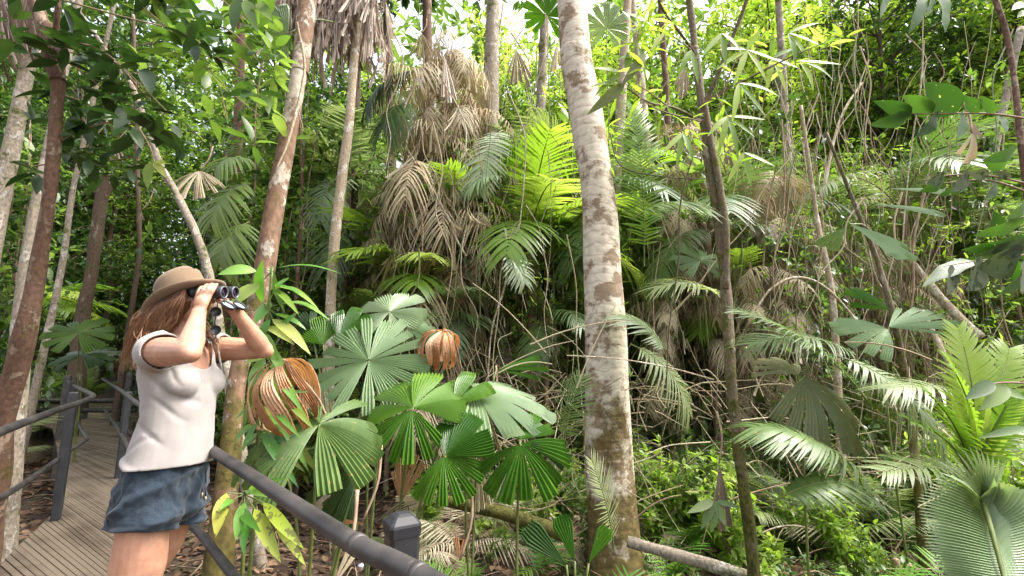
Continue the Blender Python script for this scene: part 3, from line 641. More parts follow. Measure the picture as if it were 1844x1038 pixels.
fan_palm('fan_palm', 'fan palm with a flat light green leaf spread right toward the spotted trunk', (850, 930, 3.3), [
    (852, 700, 3.1, 150, 'silver', dict(cover=215, nseg=9, pleats=5, n=(.1, -.24, .96), t=(1, -.15, .1), split=.55, droop=.2, bottom=.65)),
    (862, 712, 3.1, 100, 'vivid', dict(cover=100, nseg=4, pleats=4, n=(.1, -.3, .95), t=(-1, .5, 0), split=.55, droop=.15, base=None)),
    (893, 668, 3.4, 92, 'vivid', dict(cover=42, nseg=4, pleats=4, n=(-.1, -.75, .65), t=(1, 0, .22), split=.4, droop=.15))])
fan_palm('fan_palm', 'small dark green fan palm with long separate fingers right of the vivid one', (930, 950, 2.9), [
    (938, 800, 2.75, 92, 'vivid', dict(cover=190, nseg=8, pleats=3, n=(.05, -.8, .6), t=(.25, 0, -1), split=.12, droop=.35, gapw=.25, bottom=.95)),
    (936, 792, 2.8, 70, 'vivid', dict(cover=140, nseg=4, pleats=5, n=(-.05, -.7, .7), t=(.1, 0, 1), split=.35, droop=.2)),
    (955, 800, 2.75, 70, 'dark', dict(cover=70, nseg=3, pleats=4, n=(.2, -.7, .7), t=(1, 0, .1), split=.3, droop=.3, base=None))])
fan_palm('fan_palm', 'light olive fan palm drooping over the handrail beside the brown leaf cage', (560, 985, 2.5), [
    (575, 765, 2.25, 108, 'olive', dict(cover=340, nseg=13, pleats=5, n=(.02, -.55, .85), t=(0, 0, 1), split=.42, droop=.42, bottom=1.15, irregular=.35, gapw=.3)),
    (500, 800, 2.5, 84, 'olive', dict(cover=170, nseg=7, pleats=4, n=(-.2, -.55, .8), t=(-.7, 0, -.5), split=.4, droop=.4, gapw=.2)),
    (655, 835, 2.5, 100, 'dark', dict(cover=130, nseg=6, pleats=5, n=(-.1, -.75, .6), t=(-1, 0, -.35), split=.35, droop=.3)),
    (640, 880, 2.5, 66, 'dark', dict(cover=120, nseg=5, pleats=4, n=(0, -.8, .5), t=(-.6, 0, -.7), split=.3, droop=.3))])
fan_palm('fan_palm', 'young fan palm with two stiff upright green blades at the foot of the spotted tree', (1030, 1040, 2.5), [
    (1035, 1012, 2.5, 78, 'vivid', dict(cover=36, nseg=1, pleats=7, n=(.2, -.9, .3), t=(-.25, 0, 1), split=.9, droop=.05)),
    (1020, 1018, 2.5, 86, 'dark', dict(cover=34, nseg=1, pleats=7, n=(.2, -.9, .3), t=(-.8, 0, .7), split=.9, droop=.05)),
    (1060, 1015, 2.55, 60, 'vivid', dict(cover=30, nseg=1, pleats=5, n=(-.2, -.9, .3), t=(.5, 0, .9), split=.9, droop=.05))])
# on the right
fan_palm('fan_palm', 'fan palm whose silvery half fan hangs down beside the thin sapling stems', (1600, 900, 4.3), [
    (1530, 404, 3.6, 112, 'silver', dict(cover=62, nseg=3, pleats=5, n=(.15, -.7, .7), t=(.5, 0, -.86), split=.9, droop=.08, base=W(1600, 470, 4.2))),
    (1524, 410, 3.6, 60, 'olive', dict(cover=46, nseg=2, pleats=5, n=(-.3, -.8, .4), t=(-.75, 0, -.6), split=.8, droop=.08, base=None)),
    (1570, 368, 3.7, 130, 'silver', dict(cover=22, nseg=1, pleats=5, n=(0, -.6, .8), t=(1, 0, -.28), split=.9, droop=.05, base=None)),
    (1600, 340, 3.9, 100, 'silver', dict(cover=24, nseg=1, pleats=5, n=(0, -.6, .8), t=(1, 0, -.3), split=.9, droop=.05, base=None))])
fan_palm('fan_palm', 'wide fan palm leaf with silvery sheen, right of the leaning sapling, spread flat', (1620, 900, 4.2), [
    (1600, 590, 4.0, 118, 'silver', dict(cover=75, nseg=7, pleats=4, n=(-.15, -.6, .8), t=(.93, 0, .32), split=.4, droop=.08, gapw=.4)),
    (1598, 592, 4.0, 84, 'silver', dict(cover=120, nseg=6, pleats=5, n=(.1, -.65, .75), t=(-.9, 0, -.25), split=.6, droop=.25, base=None)),
    (1606, 560, 4.2, 70, 'vivid', dict(cover=60, nseg=3, pleats=5, n=(0, -.8, .5), t=(-.6, 0, .7), split=.6, droop=.15, base=None))])
fan_palm('fan_palm', 'large faded grey green fan leaf drooping like an umbrella right of the mossy trunk', (1450, 980, 3.6), [
    (1446, 680, 3.5, 128, 'dullfan', dict(cover=130, nseg=8, pleats=4, n=(.15, -.7, .7), t=(.05, 0, -1), split=.3, droop=.3, gapw=.25, bottom=.85, tipdroop=.1)),
    (1438, 676, 3.45, 76, 'dullfan', dict(cover=110, nseg=7, pleats=3, n=(0, -.7, .7), t=(-.2, 0, 1), split=.15, droop=.4, gapw=.4, base=None))])
fan_palm('fan_palm', 'dark fan palm leaf above the far end of the boardwalk', (150, 730, 6.5), [
    (142, 600, 6.0, 52, 'mid', dict(cover=330, nseg=11, pleats=4, n=(.3, -.6, .7), split=.45, droop=.15)),
    (150, 640, 6.4, 50, 'dark', dict(cover=300, nseg=11, pleats=4, n=(.1, -.5, .8), split=.45, droop=.2))])
fan_palm('fan_palm', 'dark green fan leaf high up left of the dead palm skirt', (480, 240, 5.4), [
    (520, 60, 5.0, 70, 'silver', dict(cover=180, nseg=6, pleats=5, n=(.1, -.8, -.3), t=(-.8, 0, .1), split=.7, droop=.12, base=W(600, 40, 5.6)))])
for hub, lab in (((1092, 52, 6), 'light green fan leaf high up right of the spotted trunk'), ((985, 30, 6.5), 'vivid fan leaf high up left of the spotted trunk'), ((1262, 470, 6), 'grey green fan leaf behind the mossy forked trunk')):
    r0 = empty('fan_palm', W(hub[0], 640, hub[2]), lab, 'fan palm'); o_ = np.array(r0.location)
    fan_leaf(r0, o_, W(*hub), 52 * hub[2] / F, 'silver' if hub[0] > 1000 else 'vivid', W(hub[0] + 15, 640, hub[2] + .2), cover=300, nseg=11, pleats=4, n=(0, -.7, -.25 if hub[1] < 100 else .6), split=.5, droop=.2)

# curled dead fan leaves like cages
def cage(label, px, py, Y, Rp, tilt=(0, 0, 1), cover=320, nstrip=13, h=1.15):
    c = W(px, py, Y); Rd = Rp * Y / F; root = empty('dead_fan_leaf', c, label, 'dead leaf'); t = nrm(tilt)
    s = nrm(np.cross(t, [0.1, 1, 0])); q = np.cross(s, t); g = G()
    for k in range(nstrip):
        a = R(cover) * (k + .5 + rng.uniform(-.2, .2)) / nstrip + R(200); wd = R(cover) / nstrip * rng.uniform(.45, .95); rows = 16; m = 11; V = []
        bul = rng.uniform(.9, 1.06); curl = rng.uniform(.8, 1.0)
        for r in range(rows + 1):
            ph = .12 + (math.pi * .84 * curl) * r / rows            # polar angle from the apex
            rr = Rd * bul * math.sin(ph) ** .8; z = Rd * h * (math.cos(ph)) 
            for j in range(m):
                aa = a + wd * (j / (m - 1) - .5) * (1.0 if r < rows * .7 else 1 - .5 * (r / rows - .7) / .3) + .12 * math.sin(ph * 2)
                r2 = rr * (1 + .035 * (j % 2) + .02 * math.sin(ph * 5 + k))
                V.append(s * r2 * math.cos(aa) + q * r2 * math.sin(aa) + t * (z + Rd * .05 * math.sin(k * 5 + ph * 3)) + rng.normal(0, .0007, 3))
        f = [[r * m + j, r * m + j + 1, r * m + m + j + 1, r * m + m + j] for r in range(rows) for j in range(m - 1)]
        g.add(np.array(V), [f], rng.random())
    g.build('curled_blade', M['cage'], root, smooth=False)
    g = G(); tube(g, np.array([t * Rd * h * 1.02, t * Rd * h * 1.1 + [.05, .05, -.05], [.15, .2, -Rd * 1.5], [.2, .25, -1.6 - 0 * Rd]]), [.006, .008], 6, 16); g.build('petiole', M['twig'], root)
cage('large curled brown dead fan leaf like a lantern just right of the woman', 524, 716, 2.3, 66, (-.3, -.2, .95), 285, 11, 1.0)
cage('smaller curled brown dead fan leaf beyond the silvery fan palm', 793, 630, 3.5, 41, (.2, -.25, .95), 290, 12, .85)
def dead_fan(label, hub, Y, Rp, t, n=(0, -.9, .2), cover=120, nseg=7, mat='dry', droop=.1, pleats=3, split=.2, stalk=None):
    h = W(hub[0], hub[1], Y); root = empty('dead_fan_leaf', h, label, 'dead leaf'); V, Fq = fan_arr(Rp * Y / F, cover=cover, nseg=nseg, pleats=pleats, n=n, t=t, droop=droop, split=split, gapw=.3, irregular=.4)
    g = G(); g.add(V, [Fq], rng.random()); g.build('leaf_blade', M[mat], root, smooth=False)
    e = np.array(stalk) - h if stalk is not None else np.array([.05, .1, .35]); g = G(); tube(g, np.array([[0, 0, 0], e * .5 + [.03, 0, 0], e]), [.006, .009], 6, 8); g.build('petiole', M['twig'], root)
dead_fan('hanging brown dead fan leaf spread like a parasol above the hat', (360, 308), 5.0, 60, (0, 0, -1), cover=150, nseg=16, pleats=2, n=(0, -.75, .5), mat='dry', droop=.25)
dead_fan('tan dead fan leaf standing upright behind the black capped post', (722, 905), 2.9, 74, (.05, 0, 1), cover=64, nseg=5, mat='cage')
dead_fan('tan dead fan leaf lying at the end of the mossy log', (790, 893), 3.2, 74, (-1, 0, -.25), cover=34, nseg=3, mat='dry')
dead_fan('brown dead leaf bent over the ground left of the capped post', (652, 942), 2.4, 62, (-1, 0, .15), cover=22, nseg=2, mat='cage', n=(0, -.6, .8))
dead_fan('folded tan dead leaf leaning by the handrail below the fan palms', (598, 1060), 2.0, 92, (.45, 0, 1), cover=20, nseg=2, mat='dry')
dead_fan('dry tan leaf hanging behind the vivid fan palm', (880, 745), 3.5, 84, (-.02, 0, -1), cover=46, nseg=5, mat='dry')
dead_fan('second dry leaf hanging between the vivid fan palm and the small fingered one', (862, 820), 3.4, 84, (.04, 0, -1), cover=30, nseg=4, mat='dry')
dead_fan('brown curled dead leaf upright on the litter right of the capped post', (828, 1010), 2.6, 32, (0, 0, 1), cover=50, nseg=2, mat='cage')
dead_fan('pinkish tan dead leaf hanging above the fallen log', (1295, 835), 3.4, 92, (-.1, 0, -1), cover=26, nseg=3, mat='skirt')
dead_fan('tan round seed like dead leaf hanging at the upper right', (1750, 240), 2.9, 46, (0, 0, -1), cover=80, nseg=4, mat='dry', droop=.4)
for k, (x, y, Y, r, c) in enumerate([(785, 85, 6.4, 80, 55), (800, 100, 6.2, 95, 22), (1232, 120, 6.5, 62, 46), (1405, 330, 6.5, 70, 44), (1300, 250, 7, 60, 30), (1345, 370, 7, 70, 30), (760, 60, 6.8, 60, 60),
                                    (930, 90, 7.5, 80, 50), (1395, 395, 6.2, 60, 40), (172, 245, 5.5, 30, 60), (210, 255, 5.5, 36, 50), (255, 380, 6, 22, 50), (1003, 80, 6.5, 62, 30), (1740, 210, 4.8, 50, 50), (1560, 400, 5.5, 60, 24)]):
    dead_fan('dry pinkish dead fan leaf hanging %s' % ['above the hanging dead fronds', 'long and slanting beside the dead fronds', 'beside the mossy forked trunk', 'over the right hand thicket', 'right of the white sky gap', 'low behind the mossy trunk', 'left of the other canopy ones', 'right of the stout grey trunk', 'paired over the right thicket', 'left of the broken trunk top', 'right of the broken trunk top', 'small over the far trunk above the hat', 'orange tan against the spotted trunk', 'behind the big pinnate leaf', 'behind the hanging silver fan'][k],
             (x, y), Y, r, (rng.uniform(-.15, .3), 0, -1), cover=c, nseg=max(3, c // 8), mat='skirt' if k % 3 else 'dry', pleats=2, split=.1, droop=.15)

# skirt of dead leaves hanging from the palm
def skirt():
    top = W(648, -60, 6.2); root = empty('dead_palm_skirt', top, 'hanging skirt of dead grey brown palm leaves at the top of the photo', 'dead palm leaves'); 
    for part, (n, mat) in enumerate(((420, 'skirt'),)):
        g = G()
        for k in range(n):
            a = rng.uniform(0, 2 * np.pi); lay = rng.random(); xp = rng.uniform(500, 688); q0 = W(xp, rng.uniform(-110, 60 if xp > 560 else 45), 6.2) - top; x0 = q0[0]
            c = np.array([x0, .3 * math.sin(a), q0[2]])
            out = np.array([math.cos(a) * .18, math.sin(a) * .22, -1.0]); L = rng.uniform(.35, .75)
            V, Fq = fan_arr(L, cover=rng.uniform(8, 22), nseg=3, pleats=2, n=nrm([math.cos(a), -.8 + math.sin(a) * .3, .1]), t=out, droop=rng.uniform(-.1, .2), split=.35, gapw=.45, irregular=.9, rows=6)
            V[:, :] += rng.normal(0, .004, V.shape); g.add(V + c, [Fq], rng.random())
        g.build('dead_blades', M[mat], root, smooth=False)
skirt()
def skirt2():
    top = W(28, -30, 4.4); root = empty('dead_palm_skirt', top, 'dead hanging palm leaves in the top left corner', 'dead palm leaves'); g = G()
    for k in range(70):
        c = W(rng.uniform(-20, 60), rng.uniform(-60, 40), 4.4 + rng.uniform(-.2, .2)) - top
        V, Fq = fan_arr(rng.uniform(.3, .6), cover=16, nseg=2, pleats=3, n=(rng.normal(0, .4), -1, .1), t=(rng.normal(0, .15), 0, -1), split=.3, gapw=.4, irregular=.8); g.add(V + c, [Fq], rng.random())
    g.build('dead_blades', M['skirt'], root)
skirt2()

# ------------------------------------------------------------------ long leaved sapling beside the woman
def strap_plant():
    b = W(452, 1000, 2.45); b[2] = float(ground_z(b[0], b[1])); root = empty('long_leaved_sapling', b, 'sapling with long strap shaped green leaves between the woman and the brown leaf cage', 'sapling')
    st = [(452, 1000, 2.45), (462, 860, 2.4), (466, 740, 2.35), (472, 640, 2.3), (482, 560, 2.25), (490, 490, 2.22)]
    P = np.array([W(*s) for s in st]); g = G(); tube(g, np.vstack([b - [0, 0, .1], P]) - b, [.012, .009, .005], 8, 30); g.build('stem', M['greenstem'], root)
    Lf = [((463, 489), (392, 495), 24, 'strap', (0, -.9, .5)), ((472, 546), (474, 468), 26, 'strap', (-.2, -1, .1)), ((488, 478), (514, 566), 12, 'bright', (0, -1, .2)), ((494, 484), (616, 494), 10, 'strap', (0, -.5, 1)),
          ((470, 512), (412, 556), 26, 'bright', (.3, -.8, .6)), ((490, 512), (566, 548), 9, 'strap', (0, -.5, 1)), ((488, 545), (458, 584), 20, 'strap', (.2, -1, .3)), ((486, 575), (470, 618), 16, 'strap', (0, -1, .3)),
          ((494, 565), (552, 595), 14, 'strap', (0, -.5, 1)), ((490, 575), (560, 640), 20, 'yellow', (0, -.6, .8)), ((500, 550), (595, 578), 12, 'strap', (0, -.5, 1)), ((476, 640), (452, 722), 26, 'strap', (-.2, -1, .1)),
          ((482, 620), (520, 690), 16, 'strap', (.3, -.8, .3)), ((478, 600), (505, 660), 15, 'strap', (.2, -1, .3)), ((488, 655), (545, 742), 18, 'strap', (.2, -.8, .4)), ((484, 680), (566, 775), 18, 'yellow', (.2, -.8, .4)),
          ((470, 690), (556, 850), 20, 'strap', (.4, -.8, .3)), ((466, 770), (538, 880), 18, 'strap', (.4, -.8, .3)), ((470, 700), (440, 770), 18, 'strap', (-.3, -.9, .3)), ((500, 610), (540, 560), 13, 'strap', (.0, -1, .3)),
          ((470, 760), (420, 800), 16, 'strap', (-.3, -.9, .5)), ((480, 590), (530, 622), 15, 'yellow', (.0, -.7, .6)), ((462, 860), (500, 905), 18, 'strap', (.2, -.9, .3)),
          ((474, 730), (590, 870), 15, 'yellow', (.3, -.8, .3)), ((472, 660), (515, 780), 20, 'strap', (.4, -.8, .3)), ((452, 560), (430, 600), 14, 'strap', (-.4, -.9, .3)), ((468, 800), (430, 870), 16, 'olive', (.2, -.9, .3)),
          ((490, 530), (522, 500), 12, 'strap', (.1, -1, .3)), ((484, 640), (440, 655), 14, 'bright', (.1, -.9, .5))]
    for k in range(12):
        q = rng.choice([rng.uniform(0, .3), rng.uniform(.6, 1)]); bx, by = np.interp(q, [0, .5, 1], [466, 476, 490]), np.interp(q, [0, .5, 1], [800, 640, 500]); sd = 1 if k % 4 else -.6; L = rng.uniform(60, 130)
        Lf.append(((bx + 6 * sd, by), (bx + sd * L * .75, by + L * rng.uniform(-.3, 1.0)), rng.uniform(9, 15), ['strap', 'strap', 'bright', 'olive'][k % 4], (rng.normal(0, .3), -.8, .5)))
    for (a, c, w, m, up) in Lf:
        g = G(); Y = 2.27 + rng.uniform(-.08, .08); A = W(a[0], a[1], Y); B = W(c[0], c[1], Y - rng.uniform(.0, .15))
        strap(g, A - b, B - b, w * Y / F * 1.05, up, rng.uniform(.05, .14), .22); o = g.build('leaf', M[m], root)
    for (a, c, *_) in Lf:
        g = G(); s = P[np.argmin(np.linalg.norm(P - W(a[0], a[1], 2.27), axis=1))]; tube(g, np.array([s, (s + W(a[0], a[1], 2.27)) / 2 + [0, 0, .01], W(a[0], a[1], 2.27)]) - b, [.003, .002], 5, 6, cap=False); g.build('leaf_stalk', M['greenstem'], root)
    b = W(455, 1010, 2.1); b[2] = float(ground_z(b[0], b[1])); root = empty('long_leaved_sapling', b, 'low sapling with yellow spotted long leaves under the handrail', 'sapling')
    g = G(); tube(g, np.array([b - [0, 0, .1], W(440, 960, 2.1), W(440, 885, 2.05)]) - b, [.01, .006], 8, 14); g.build('stem', M['greenstem'], root)
    for (a, c, w, m) in [((458, 916), (506, 1014), 24, 'strapy'), ((474, 905), (548, 990), 20, 'strapy'), ((484, 912), (552, 1022), 18, 'strapy'), ((408, 888), (388, 968), 24, 'strapy'), ((440, 905), (424, 975), 18, 'strap'),
                         ((440, 885), (540, 900), 12, 'strap'), ((430, 915), (470, 960), 16, 'strap'), ((450, 890), (480, 860), 10, 'strap'), ((445, 930), (438, 1000), 16, 'strap'), ((420, 900), (395, 920), 12, 'strap'), ((448, 880), (520, 860), 10, 'strap')]:
        g = G(); A = W(a[0], a[1], 2.02); B = W(c[0], c[1], 1.92); strap(g, A - b, B - b, w * 2.0 / F, (.3, -.9, .4), .1, .2); g.build('leaf', M[m], root)
        g = G(); tube(g, np.array([W(440, 890, 2.05), A]) - b, [.003, .002], 5, 5, cap=False); g.build('leaf_stalk', M['greenstem'], root)
strap_plant()

# ------------------------------------------------------------------ leafy branches in the upper part
def branch_things(label, twigs, leaves=None, mat='dark', nper=8, size=.16, tmpl=T_BIG, name='leafy_branch', jit=.12, cat='branch', tw='twig', tr=.006):
    P0 = W(*twigs[0][0]); root = empty(name, P0, label, cat); g = G(); gl = G()
    for t in twigs:
        Q = np.array([W(*p) for p in t]); tube(g, Q - P0, [tr, tr * .4], 6, len(Q) * 6, cap=False)
        S = spline(Q, nper + 2)[1:] - P0; S = S + rng.normal(0, jit, S.shape) * [1, 1, .6]
        if nper: rosette(gl, S, size, 4, tmpl, spread=.7, up=.0, var=.3)
    g.build('twigs', M[tw], root)
    if leaves:
        for (a, c, w, Y, *up) in leaves:
            A = W(a[0], a[1], Y) - P0; B = W(c[0], c[1], Y - .03) - P0; strap(gl, A, B, w * Y / F, up[0] if up else ((0, -.75, -.62) if mat == 'big' else (0, -.8, -.45) if mat == 'grey' else (0, -.8, .5)), rng.uniform(.0, .12) * np.linalg.norm(B - A) * 2, .22, peak=.40, wav=.02 if mat in ('big', 'grey') else 0)
    gl.build('leaves', M[mat] if isinstance(mat, str) else mat, root); return root
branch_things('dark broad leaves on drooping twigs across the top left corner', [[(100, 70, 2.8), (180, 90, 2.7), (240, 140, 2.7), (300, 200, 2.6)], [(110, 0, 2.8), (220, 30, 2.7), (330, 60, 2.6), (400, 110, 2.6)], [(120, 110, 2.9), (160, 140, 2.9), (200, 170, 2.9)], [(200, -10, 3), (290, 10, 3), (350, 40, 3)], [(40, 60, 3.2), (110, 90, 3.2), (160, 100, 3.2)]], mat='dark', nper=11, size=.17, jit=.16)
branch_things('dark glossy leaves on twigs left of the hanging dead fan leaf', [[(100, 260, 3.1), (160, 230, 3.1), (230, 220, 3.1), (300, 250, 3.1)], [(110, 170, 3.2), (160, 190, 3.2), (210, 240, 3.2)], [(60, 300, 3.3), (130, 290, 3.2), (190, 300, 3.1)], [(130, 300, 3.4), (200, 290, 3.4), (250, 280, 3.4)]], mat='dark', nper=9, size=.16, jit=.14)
branch_things('broad mid green leaves on long twigs left of the dead palm skirt', [[(260, 40, 3.3), (340, 90, 3.3), (420, 120, 3.3), (500, 190, 3.3)], [(340, 30, 3.1), (420, 60, 3.1), (480, 130, 3.1)], [(230, -10, 2.9), (300, 50, 2.9), (360, 110, 2.9), (420, 170, 2.9), (470, 210, 2.9)], [(400, 0, 3.4), (450, 40, 3.4), (490, 30, 3.4)]], mat='mid', nper=8, size=.17, jit=.16)
branch_things('big hanging leaves on a twig in the sky gap above the leaning trunk', [[(420, -10, 2.7), (450, 10, 2.7), (470, 20, 2.7)]], [((430, -5), (420, 60), 26, 2.7), ((350, 20), (412, 40), 20, 2.7), ((465, 5), (490, 38), 24, 2.7), ((340, 25), (300, 18), 24, 2.7), ((440, 0), (465, 60), 22, 2.7)], nper=3, mat='mid')
branch_things('bright yellow leaf pair on a thin twig above the hat', [[(250, 230, 3), (270, 265, 3), (278, 292, 3)]], [((272, 292), (266, 342), 20, 3.0), ((278, 292), (302, 322), 14, 3.0), ((282, 290), (300, 296), 12, 3.0)], mat='yellow', nper=0)
branch_things('lone bright leaf on a thin twig in front of the leaning blotched trunk', [[(536, 200, 3.3), (545, 230, 3.3), (540, 245, 3.3)]], [((532, 248), (562, 250), 16, 3.3)], mat='bright', nper=0)
ygl = [((1150, 50), (1120, 20), 14), ((1150, 60), (1124, 48), 14), ((1146, 100), (1108, 110), 14), ((1120, 130), (1062, 122), 16), ((1120, 135), (1086, 155), 14), ((1112, 150), (1062, 158), 14), ((1170, 30), (1176, -10), 12), ((1130, 25), (1172, 45), 14),
       ((1130, 130), (1130, 92), 14), ((1150, 85), (1162, 130), 12), ((1112, 140), (1070, 175), 14), ((1195, 60), (1172, 92), 12)]
branch_things('yellow green leaves fanning out right of the top of the spotted trunk', [[(1245, 90, 3.6), (1200, 60, 3.5), (1150, 55, 3.4)], [(1262, 219, 3.6), (1180, 195, 3.3), (1125, 150, 3.2)], [(1160, 30, 3.3), (1150, 60, 3.3), (1140, 100, 3.3)]], [(a, b, w, 3.2) for a, b, w in ygl], mat='yellow', nper=5, size=.15, jit=.08, tmpl=T_NAR)
branch_things('two big olive brown leaves hanging against the spotted trunk', [[(1200, 190, 3.1), (1160, 160, 3.05), (1140, 150, 3.0)]], [((1126, 150), (1056, 208), 22, 3.0, (.5, -.8, .1)), ((1162, 98), (1118, 156), 20, 3.0, (.5, -.8, .4))], mat=leafmat('olive brown leaf', [(.05, .06, .01), (.10, .12, .015), (.16, .17, .03)], .4, .4), nper=0)
nl = []
for (bx, by, dirs) in [(1345, 90, [(-45, 30), (-20, 55), (30, 50), (55, 20), (20, -30), (-40, 0)]), (1390, 105, [(40, 15), (20, 50), (-10, 55), (35, -15), (0, -40)]), (1310, 210, [(-15, 60), (15, 65), (40, 30), (55, 5), (-30, 30)]), (1420, 60, [(50, 20), (30, 45), (10, 50), (45, -15)]),
                       (1340, 275, [(10, 50), (-25, 45), (45, 20)]), (1230, 240, [(-10, 50), (15, 45), (-30, 30)]), (1245, 90, [(10, 50), (-20, 40)]), (1300, 60, [(-30, 35), (5, 50), (30, 30)]), (1440, 110, [(50, 30), (60, 5), (20, 45)]), (1330, 150, [(60, 20), (40, 50), (-10, 60)])]:
    for dx, dy in dirs: nl.append(((bx, by), (bx + dx * 1.25, by + dy * 1.25), 12))
branch_things('long narrow yellow green leaves on the thin branches of the mossy forked trunk', [[(1265, 190, 3.9), (1330, 150, 3.5), (1420, 105, 3.3), (1520, 62, 3.1)], [(1300, 170, 3.6), (1335, 100, 3.5), (1420, 60, 3.3)], [(1262, 219, 3.8), (1235, 240, 3.5)], [(1290, 170, 3.7), (1310, 210, 3.5), (1340, 275, 3.4)]], [(a, b, w, 3.3 + .15 * math.sin(a[0])) for a, b, w in nl], mat='bright', nper=3, size=.14, tmpl=T_NAR)
branch_things('dark pinnate leaf with big leaflets reaching left from the upper right edge', [[(1850, 214, 2.2), (1780, 205, 2.2), (1700, 205, 2.2), (1640, 205, 2.2)]],
              [((1722, 205), (1665, 148), 54, 2.2), ((1680, 205), (1625, 172), 34, 2.2), ((1642, 205), (1572, 182), 28, 2.2), ((1642, 208), (1564, 226), 30, 2.2), ((1690, 206), (1648, 246), 34, 2.2), ((1735, 205), (1722, 248), 38, 2.2), ((1762, 205), (1735, 172), 24, 2.2), ((1800, 208), (1812, 240), 22, 2.2), ((1790, 206), (1765, 172), 20, 2.2)], mat='big', nper=0, name='pinnate_leaf', cat='leaf')
branch_things('pinnate leaf with pale grey leaflets hanging under the first dark pinnate leaf', [[(1860, 334, 2.3), (1790, 318, 2.3), (1720, 315, 2.3), (1660, 325, 2.3)]],
              [((1745, 312), (1712, 345), 34, 2.3), ((1700, 318), (1668, 330), 26, 2.3), ((1780, 316), (1742, 312), 22, 2.3), ((1820, 322), (1790, 308), 14, 2.3)], mat='grey', nper=0, name='pinnate_leaf', cat='leaf')
branch_things('green leaflets mixed with the pale grey ones near the right edge', [[(1860, 350, 2.35), (1780, 325, 2.35), (1700, 330, 2.35)]],
              [((1700, 325), (1655, 345), 26, 2.35), ((1795, 325), (1775, 358), 34, 2.35), ((1810, 300), (1770, 290), 28, 2.35), ((1830, 268), (1768, 290), 30, 2.3), ((1740, 330), (1690, 352), 24, 2.35), ((1840, 430), (1730, 450), 36, 2.1), ((1844, 400), (1752, 425), 30, 2.1), ((1820, 440), (1720, 478), 34, 2.1), ((1850, 360), (1810, 395), 30, 2.1), ((1800, 420), (1790, 380), 24, 2.2), ((1848, 470), (1836, 420), 30, 2.0)], mat='big', nper=0, name='pinnate_leaf', cat='leaf')
branch_things('large leaves greyed with painted sky reflection close at the right edge', [[(1880, 440, 1.6), (1840, 460, 1.6), (1760, 470, 1.6), (1700, 480, 1.6)]],
              [((1838, 462), (1758, 482), 66, 1.6), ((1770, 470), (1740, 524), 60, 1.6), ((1716, 478), (1706, 532), 34, 1.62), ((1848, 440), (1800, 455), 40, 1.58), ((1848, 470), (1840, 530), 44, 1.6)], mat='grey', nper=0, name='large_leaf', cat='leaf', tr=.004)
branch_things('large dark green leaf pointing left under the large grey leaves', [[(1800, 470, 1.7), (1740, 474, 1.7)]], [((1752, 470), (1660, 518), 34, 1.65, (0, -.6, .8)), ((1848, 480), (1800, 530), 42, 1.65), ((1850, 500), (1812, 470), 36, 1.66)], mat='big', nper=0, name='large_leaf', cat='leaf')
branch_things('two dark leaves hanging from the top edge at the upper right', [[(1660, -30, 2.2), (1640, -5, 2.2)], [(1700, -30, 2.2), (1690, -5, 2.2)]], [((1655, -20), (1636, 62), 36, 2.2), ((1695, -20), (1702, 60), 26, 2.2), ((1600, -30), (1585, 32), 22, 2.2), ((1680, -10), (1668, 30), 20, 2.2)], mat='big', nper=0)
branch_things('bright yellow leaf poking in at the top right corner', [[(1860, -10, 2.2), (1840, 5, 2.2)]], [((1850, 5), (1822, 18), 22, 2.2), ((1850, 20), (1832, 32), 16, 2.2)], mat='yellow', nper=0)

# ------------------------------------------------------------------ single feather fronds, placed one by one
def one_frond(label, A, B, Y0, Y1, mat='rattan', ll=.34, lw=.022, nleaf=34, arch=.35, ldroop=.35, vang=.2, roll=0.0, name='palm_frond', group=None, **kw):
    a = W(A[0], A[1], Y0); b = W(B[0], B[1], Y1); root = empty(name, a, label, 'palm frond', group); d = b - a; L = np.linalg.norm(d)
    V, Fq, P = frond_arr(1.0, nleaf, ll / L, lw / L, arch, ldroop, vang, **kw)
    e = P[-1]; sc = L / np.linalg.norm(e)                      # rotate the template so that its tip lands on b
    th = math.atan2(e[2], e[1]); Rx = np.array(Matrix.Rotation(-th, 3, 'X')); V = V @ Rx.T * sc; P = P @ Rx.T * sc
    Mx = frames(nrm(d), np.array([0, -.35, 1.0]))
    if roll: Mx = Mx @ np.array(Matrix.Rotation(roll, 3, 'Y'))
    g = G(); g.add(V @ Mx.T, [Fq], rng.random()); g.build('leaflets', M[mat], root)
    g = G(); tube(g, (P @ Mx.T)[::3], [.007, .002], 6, 16, cap=False); g.build('midrib', M['greenstem'], root)
